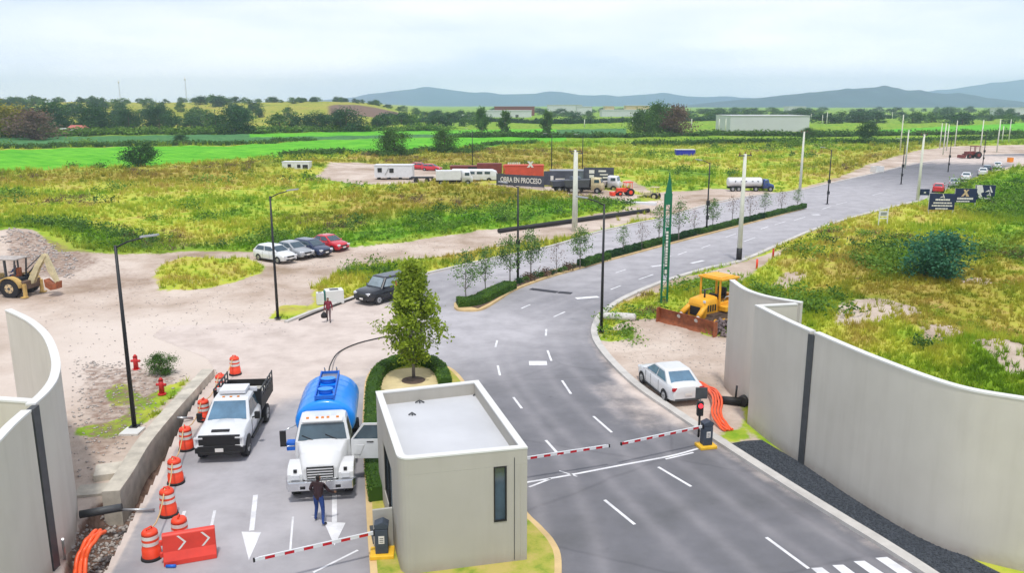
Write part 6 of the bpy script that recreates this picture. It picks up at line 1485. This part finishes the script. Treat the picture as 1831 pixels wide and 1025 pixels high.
# ---------------------------------------------------------------- merged, uncountable growth
def scatter(name,tmpls,x,y,z,s,mtl,seed,label,cat,vjit=None,sz=None):
    rs=np.random.RandomState(seed); n=len(x); VS=[];FS=[];AV=[];off=0; which=rs.randint(0,len(tmpls),n); sz=s if sz is None else sz
    for k,(tv,tf,ta) in enumerate(tmpls):
        i=np.where(which==k)[0]; 
        if not len(i): continue
        a=rs.uniform(0,6.28,len(i)); c_,s_=np.cos(a)[:,None],np.sin(a)[:,None]
        V=np.stack([(tv[None,:,0]*c_-tv[None,:,1]*s_)*s[i][:,None]+x[i][:,None],(tv[None,:,0]*s_+tv[None,:,1]*c_)*s[i][:,None]+y[i][:,None],tv[None,:,2]*sz[i][:,None]+z[i][:,None]],-1)
        F=(tf[None]+np.arange(len(i))[:,None,None]*len(tv)).reshape(-1,tf.shape[1])+off
        AV.append(np.clip(ta[None]+rs.normal(size=(len(i),1))*.18,0,1).ravel()); VS.append(V.reshape(-1,3)); FS.append(F); off+=len(i)*len(tv)
    V=np.concatenate(VS); av=np.concatenate(AV); Z_=zones(V[::1,0],V[::1,1]) if len(V)<0 else None
    return V,np.concatenate(FS),av,which
def tuft(seed,n=11,h=1.0,w=.075,spread=.32):
    rs=np.random.RandomState(seed); V=[];F=[];A=[]
    for k in range(n):
        a=rs.uniform(0,6.28); r=spread*rs.uniform(0,1); l=spread*1.3*rs.uniform(.2,1.3); hh=h*rs.uniform(.5,1.15); b=a+rs.normal()*.8
        p=np.array([math.cos(a)*r,math.sin(a)*r,-.05]); t=p+np.array([math.cos(b)*l,math.sin(b)*l,hh]); c=rs.uniform(0,6.28); d=np.array([math.cos(c),math.sin(c),0])*w
        V+= [p-d,p+d,t]; F.append([3*k,3*k+1,3*k+2]); A+=[.3,.3,rs.uniform(.5,1)]
    return np.array(V),np.array(F),np.array(A)
rs=np.random.RandomState(9); N=150000
px=rs.uniform(-260,2090,N); py=255+(1010-255)*rs.uniform(0,1,N)**1.25
def Pn(px,py):
    dx=(px-915.5)/FPX; dy=(512.5-py)/FPX; dz=-math.sin(TILT)+dy*math.cos(TILT); s=-CAMH/dz; return dx*s,(math.cos(TILT)+dy*math.sin(TILT))*s
x,y=Pn(px,py); Zz=zones(x,y)
wl=lambda pts,z: [P(a,b,z) for a,b in pts]
inside_gate=sdist(PP([(1297,705),(1330,760),(1433,832),(1560,910),(1780,1025),(1800,1150),(900,1150),(900,900)]),x,y)>-.6
keep=(Zz['road']<-.35)&((Zz['dirt']<rs.uniform(.12,.6,N))|((x>13)&(y>25)&(y<110)&(Zz['road']<-3)&(rs.uniform(0,1,N)<.28)))&(Zz['crop']<.3)&(Zz['teal']<.4)&(Zz['soil']<.3)&(~inside_gate)
keep&=~((np.hypot(x+4.2,y-27)<9)&(y<33)&(x>-7)) 
keep&=sdist(isl,x,y)<-.1
keep&=sdist(med,x,y)<-.1
keep&=~((x<-13)&(y<27)); 
# thin out: patchy
pat=np.sin(x*.21+1.3)*np.sin(y*.17+x*.05)+.5*np.sin(x*.9)*np.sin(y*.8)
keep&=rs.uniform(-.2,1,N)<(.62+.35*pat)
x,y=x[keep],y[keep]; Zs={k:v[keep] for k,v in Zz.items()}
z=height(x,y,Zs); dist=np.hypot(x,y); s=np.maximum(.42,dist*.0052)*rs.uniform(.6,1.3,len(x)); szz=(.3+.0028*dist)*rs.uniform(.6,1.4,len(x))*(1+.3*pat[keep])
near=(dist<60)&(x<12); szz[near]*=.6; s[near]*=.8
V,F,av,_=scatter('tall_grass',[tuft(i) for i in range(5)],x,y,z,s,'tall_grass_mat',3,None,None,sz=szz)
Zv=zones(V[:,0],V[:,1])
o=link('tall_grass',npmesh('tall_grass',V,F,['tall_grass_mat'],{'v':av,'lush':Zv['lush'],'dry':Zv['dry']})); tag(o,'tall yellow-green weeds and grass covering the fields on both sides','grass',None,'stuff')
# leafy shrub clumps among the grass
def clump(seed,n=150,ls=.08):
    rs=np.random.RandomState(seed); k=6; cc=rs.normal(size=(k,3))*np.array([.4,.4,.1])+np.array([0,0,.4]); i=rs.randint(0,k,n); p=cc[i]+rs.normal(size=(n,3))*np.array([.22,.22,.18]); p[:,2]=np.abs(p[:,2])
    V,F,v=cards(rs,p,ls,np.clip(rs.uniform(.1,.9,k)[i]+rs.normal(size=n)*.1,0,1)); return V,F,v
def clumps(name,n,seed,cond,size,leaf,label,cat='shrubs',box=(-260,2090,262,800),pw=1.3):
    rs=np.random.RandomState(seed); px=rs.uniform(box[0],box[1],n); py=box[2]+(box[3]-box[2])*rs.uniform(0,1,n)**pw; x,y=Pn(px,py); Zz=zones(x,y)
    ig=sdist(PP([(1290,690),(1330,760),(1433,832),(1560,910),(1780,1025),(1800,1150),(900,1150),(900,900)]),x,y)>-1.5
    k=(Zz['road']<-.9)&(Zz['soil']<.2)&(Zz['crop']<.3)&(~ig)&(sdist(isl,x,y)<-.5)&(sdist(med,x,y)<-.5)&~((x<-13)&(y<28))&cond(x,y,Zz,rs); x,y=x[k],y[k]
    z=height(x,y); d=np.hypot(x,y); s=(size[0]+size[1]*d)*rs.uniform(.5,1.4,len(x))
    V,F,v,_=scatter(name,[clump(seed*10+i) for i in range(4)],x,y,z-.1,s,None,seed,None,None,sz=s*.8)
    o=link(name,npmesh(name,V,F,[leaf],{'v':v})); tag(o,label,cat,None,'stuff')
patch=lambda x,y,a,b,c: np.sin(x*a+c)*np.sin(y*b+c*2)+.6*np.sin(x*a*2.7+y*b*1.9+c)
clumps('wild_shrubs',5200,31,lambda x,y,Z,r: (Z['dirt']<.25)&(Z['dry']<.5)&((patch(x,y,.11,.13,.5)+Z['lush']*1.1)>r.uniform(.5,1.5,len(x))),(.75,.0105),'leaf_shrub','green leafy shrubs growing in clumps through the fields')
clumps('dark_shrubs',5000,32,lambda x,y,Z,r: (Z['dirt']<.2)&(Z['dry']<.6)&((patch(x,y,.07,.16,2.1)+Z['lush']*1.0)>r.uniform(1.0,1.7,len(x))),(.6,.009),'leaf_mid','darker green bushes forming a band beside the dirt track')
clumps('olive_weeds',6000,33,lambda x,y,Z,r: (Z['dirt']<.3)&((patch(x,y,.15,.12,4.0))>r.uniform(.35,1.3,len(x))),(.3,.006),'leaf_olive','olive yellow weeds standing in clumps in the fields','weeds')
clumps('brown_weeds',8000,34,lambda x,y,Z,r: (Z['dirt']<.3)&((patch(x,y,.09,.1,1.2)+Z['dry']*1.3)>r.uniform(.9,1.6,len(x))),(.28,.0055),'leaf_brown','brown dry weeds standing among the green ones','weeds')
# shrub rows at field edges (far)
def row(name,pts,n,seed,hh,leaf,label):
    rs=np.random.RandomState(seed); ln=smooth_line([P(a,b) for a,b in pts],8); i=rs.randint(0,len(ln)-1,n); t=rs.uniform(0,1,n); A=np.array(ln)
    p=A[i]*(1-t)[:,None]+A[i+1]*t[:,None]; x=p[:,0]+rs.normal(size=n)*1.2; y=p[:,1]+rs.normal(size=n)*1.5; z=height(x,y); s=hh*rs.uniform(.5,1.5,n)
    V,F,v,_=scatter(name,[clump(seed*10+k,80,.13) for k in range(3)],x,y,z-.2,s*1.5,None,seed,None,None,sz=s)
    o=link(name,npmesh(name,V,F,[leaf],{'v':v})); tag(o,label,'shrubs',None,'stuff')
row('field_edge_shrubs',[(-300,272),(0,268),(120,264),(230,261),(310,260),(420,260),(560,251)],520,41,1.5,'leaf_mid','dark shrub row along the far edge of the bright crop field')
row('field_edge_shrubs',[(520,280),(560,277),(620,276),(700,281),(760,272),(830,274),(870,262),(960,258)],260,42,1.4,'leaf_mid','scattered bushes along the near right edge of the crop field')
row('field_edge_shrubs',[(830,246),(930,246),(1100,247),(1300,243),(1450,245),(1560,243),(1831,241)],700,43,2.2,'leaf_mid','dark green band of shrubs across the plain before the warehouse')
row('field_edge_shrubs',[(1150,262),(1300,258),(1450,256),(1600,258),(1700,254),(1831,248)],500,44,1.7,'leaf_mid','shrub band across the field right of the blue container')
row('field_edge_shrubs',[(-200,249),(0,247),(200,242),(400,240),(600,236),(800,234)],600,45,3.0,'leaf_shrub','mixed shrubs along the foot of the left tree band')
row('field_edge_shrubs',[(700,222),(860,218),(1000,222),(1150,218),(1300,216),(1500,212),(1700,213),(1900,212)],700,46,3.2,'leaf_dark','dark hedgerow line far across the plain')
# heaps of earth and loose stones at the dirt edges
stones('field_stones',PP([(20,430),(100,445),(140,470),(130,500),(60,480),(0,445)]),500,.14,'stone_grey',0,51,'grey stones and clods heaped behind the backhoe','stones',zf=lambda a,b: height(a,b))
stones('loose_stones',PP([(130,690),(300,600),(520,600),(480,560),(700,470),(820,440),(760,430),(480,480),(250,500),(60,540),(60,640)]),800,.05,'stone_grey',0,52,'small stones scattered over the dusty ground','stones',zf=lambda a,b: height(a,b))
stones('loose_stones',PP([(1075,600),(1200,580),(1300,605),(1300,700),(1240,740),(1130,670)]),260,.045,'stone_grey',0,53,'small stones scattered on the bare verge by the white saloon','stones',zf=lambda a,b: height(a,b))
stones('pit_rubble',PP([(225,880),(262,860),(250,920),(200,1025),(130,1040),(120,960),(170,900)]),600,.08,'stone_grey',0,54,'broken stones and clods in the trench beside the retaining wall','rubble',zf=lambda a,b: height(a,b))
# ================================================================ mountains
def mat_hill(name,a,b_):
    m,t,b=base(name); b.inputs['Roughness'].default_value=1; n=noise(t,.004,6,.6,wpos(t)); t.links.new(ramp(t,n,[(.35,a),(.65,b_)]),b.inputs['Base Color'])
mat_hill('hill_near_hazed',(.012,.045,.1,1),(.03,.08,.14,1)); mat_hill('hill_far_hazed',(.03,.1,.2,1),(.05,.13,.24,1))  # blue-green slopes with the blue of distance haze painted into their colour
def ridge(name,D,prof,thick,mtl,seed):
    rs=np.random.RandomState(seed); xs=np.linspace(prof[0][0],prof[-1][0],220); top=np.interp(xs,[p[0] for p in prof],[p[1] for p in prof])
    top=top+np.convolve(rs.normal(size=len(xs)+8),np.ones(9)/9,'valid')*.9*np.clip((188-top)/10,0,1)
    rows=15; V=[]
    for j in range(rows):
        t=j/(rows-1); d=D+(t-.62)*thick; prof_=math.sin(math.pi*min(1,t/.62/2 if t<.62 else .5+.5*(t-.62)/.38))**1.3
        for i,x in enumerate(xs):
            k=(512.5-top[i])/FPX; zt=CAMH+D*(k*math.cos(TILT)-math.sin(TILT))/(math.cos(TILT)+k*math.sin(TILT)); zt=max(zt,0)
            dep=D*math.cos(TILT)+CAMH*math.sin(TILT)-(zt-0)*math.sin(TILT)
            wob=1+.12*math.sin(i*.35+j*1.3)*math.sin(j*.7)
            V.append(((x-915.5)/FPX*dep*(d/D)**.3,d,-6+(zt+6)*prof_*(wob if abs(t-.62)>.05 else 1)))
    n=len(xs); idx=np.arange(rows*n).reshape(rows,n); F=np.stack([idx[:-1,:-1],idx[:-1,1:],idx[1:,1:],idx[1:,:-1]],-1).reshape(-1,4)
    o=link(name,npmesh(name,V,F,[mtl],None,True)); o['kind']='structure'
ridge('wooded_hill',3600,[(1150,192),(1230,188),(1300,180),(1370,173),(1440,166),(1500,160),(1570,155.5),(1592,158),(1640,165),(1700,168),(1760,177),(1850,187),(1950,192)],1100,'hill_near_hazed',1)
ridge('mountain',4900,[(420,190),(560,180),(640,173),(700,163),(750,158),(790,158),(840,165),(900,168),(960,167),(1000,163),(1040,170),(1100,172),(1160,168),(1180,167),(1230,172),(1300,173),(1400,177),(1500,182),(1700,190)],1000,'hill_far_hazed',2)
ridge('mountain',5900,[(1450,188),(1560,176),(1640,166),(1700,159),(1760,150),(1831,141),(1900,136),(2100,135),(2400,150),(2600,180)],1000,'hill_far_hazed',3)
# ================================================================ haze
mh=bpy.data.materials.new('haze_air'); mh.use_nodes=True; M['haze_air']=mh; t=mh.node_tree; t.nodes.clear(); out=t.nodes.new('ShaderNodeOutputMaterial')
pv=t.nodes.new('ShaderNodeVolumePrincipled'); pv.inputs['Color'].default_value=(.64,.79,1,1); pv.inputs['Density'].default_value=1.8e-4; pv.inputs['Anisotropy'].default_value=.0
t.links.new(pv.outputs[0],out.inputs['Volume'])
g=MB().mt('haze_air'); g.box((0,3400,104),(13500,7600,214)); o=g.build('haze'); o['kind']='stuff'; o['label']='pale blue air fading the far plain and mountains'

stones('loose_stones',PP([(130,640),(250,655),(340,668),(300,720),(205,830),(150,900),(120,800)]),500,.07,'stone_grey',0,56,'broken stones scattered between the left wall and the retaining wall','stones',zf=lambda a,b: height(a,b))
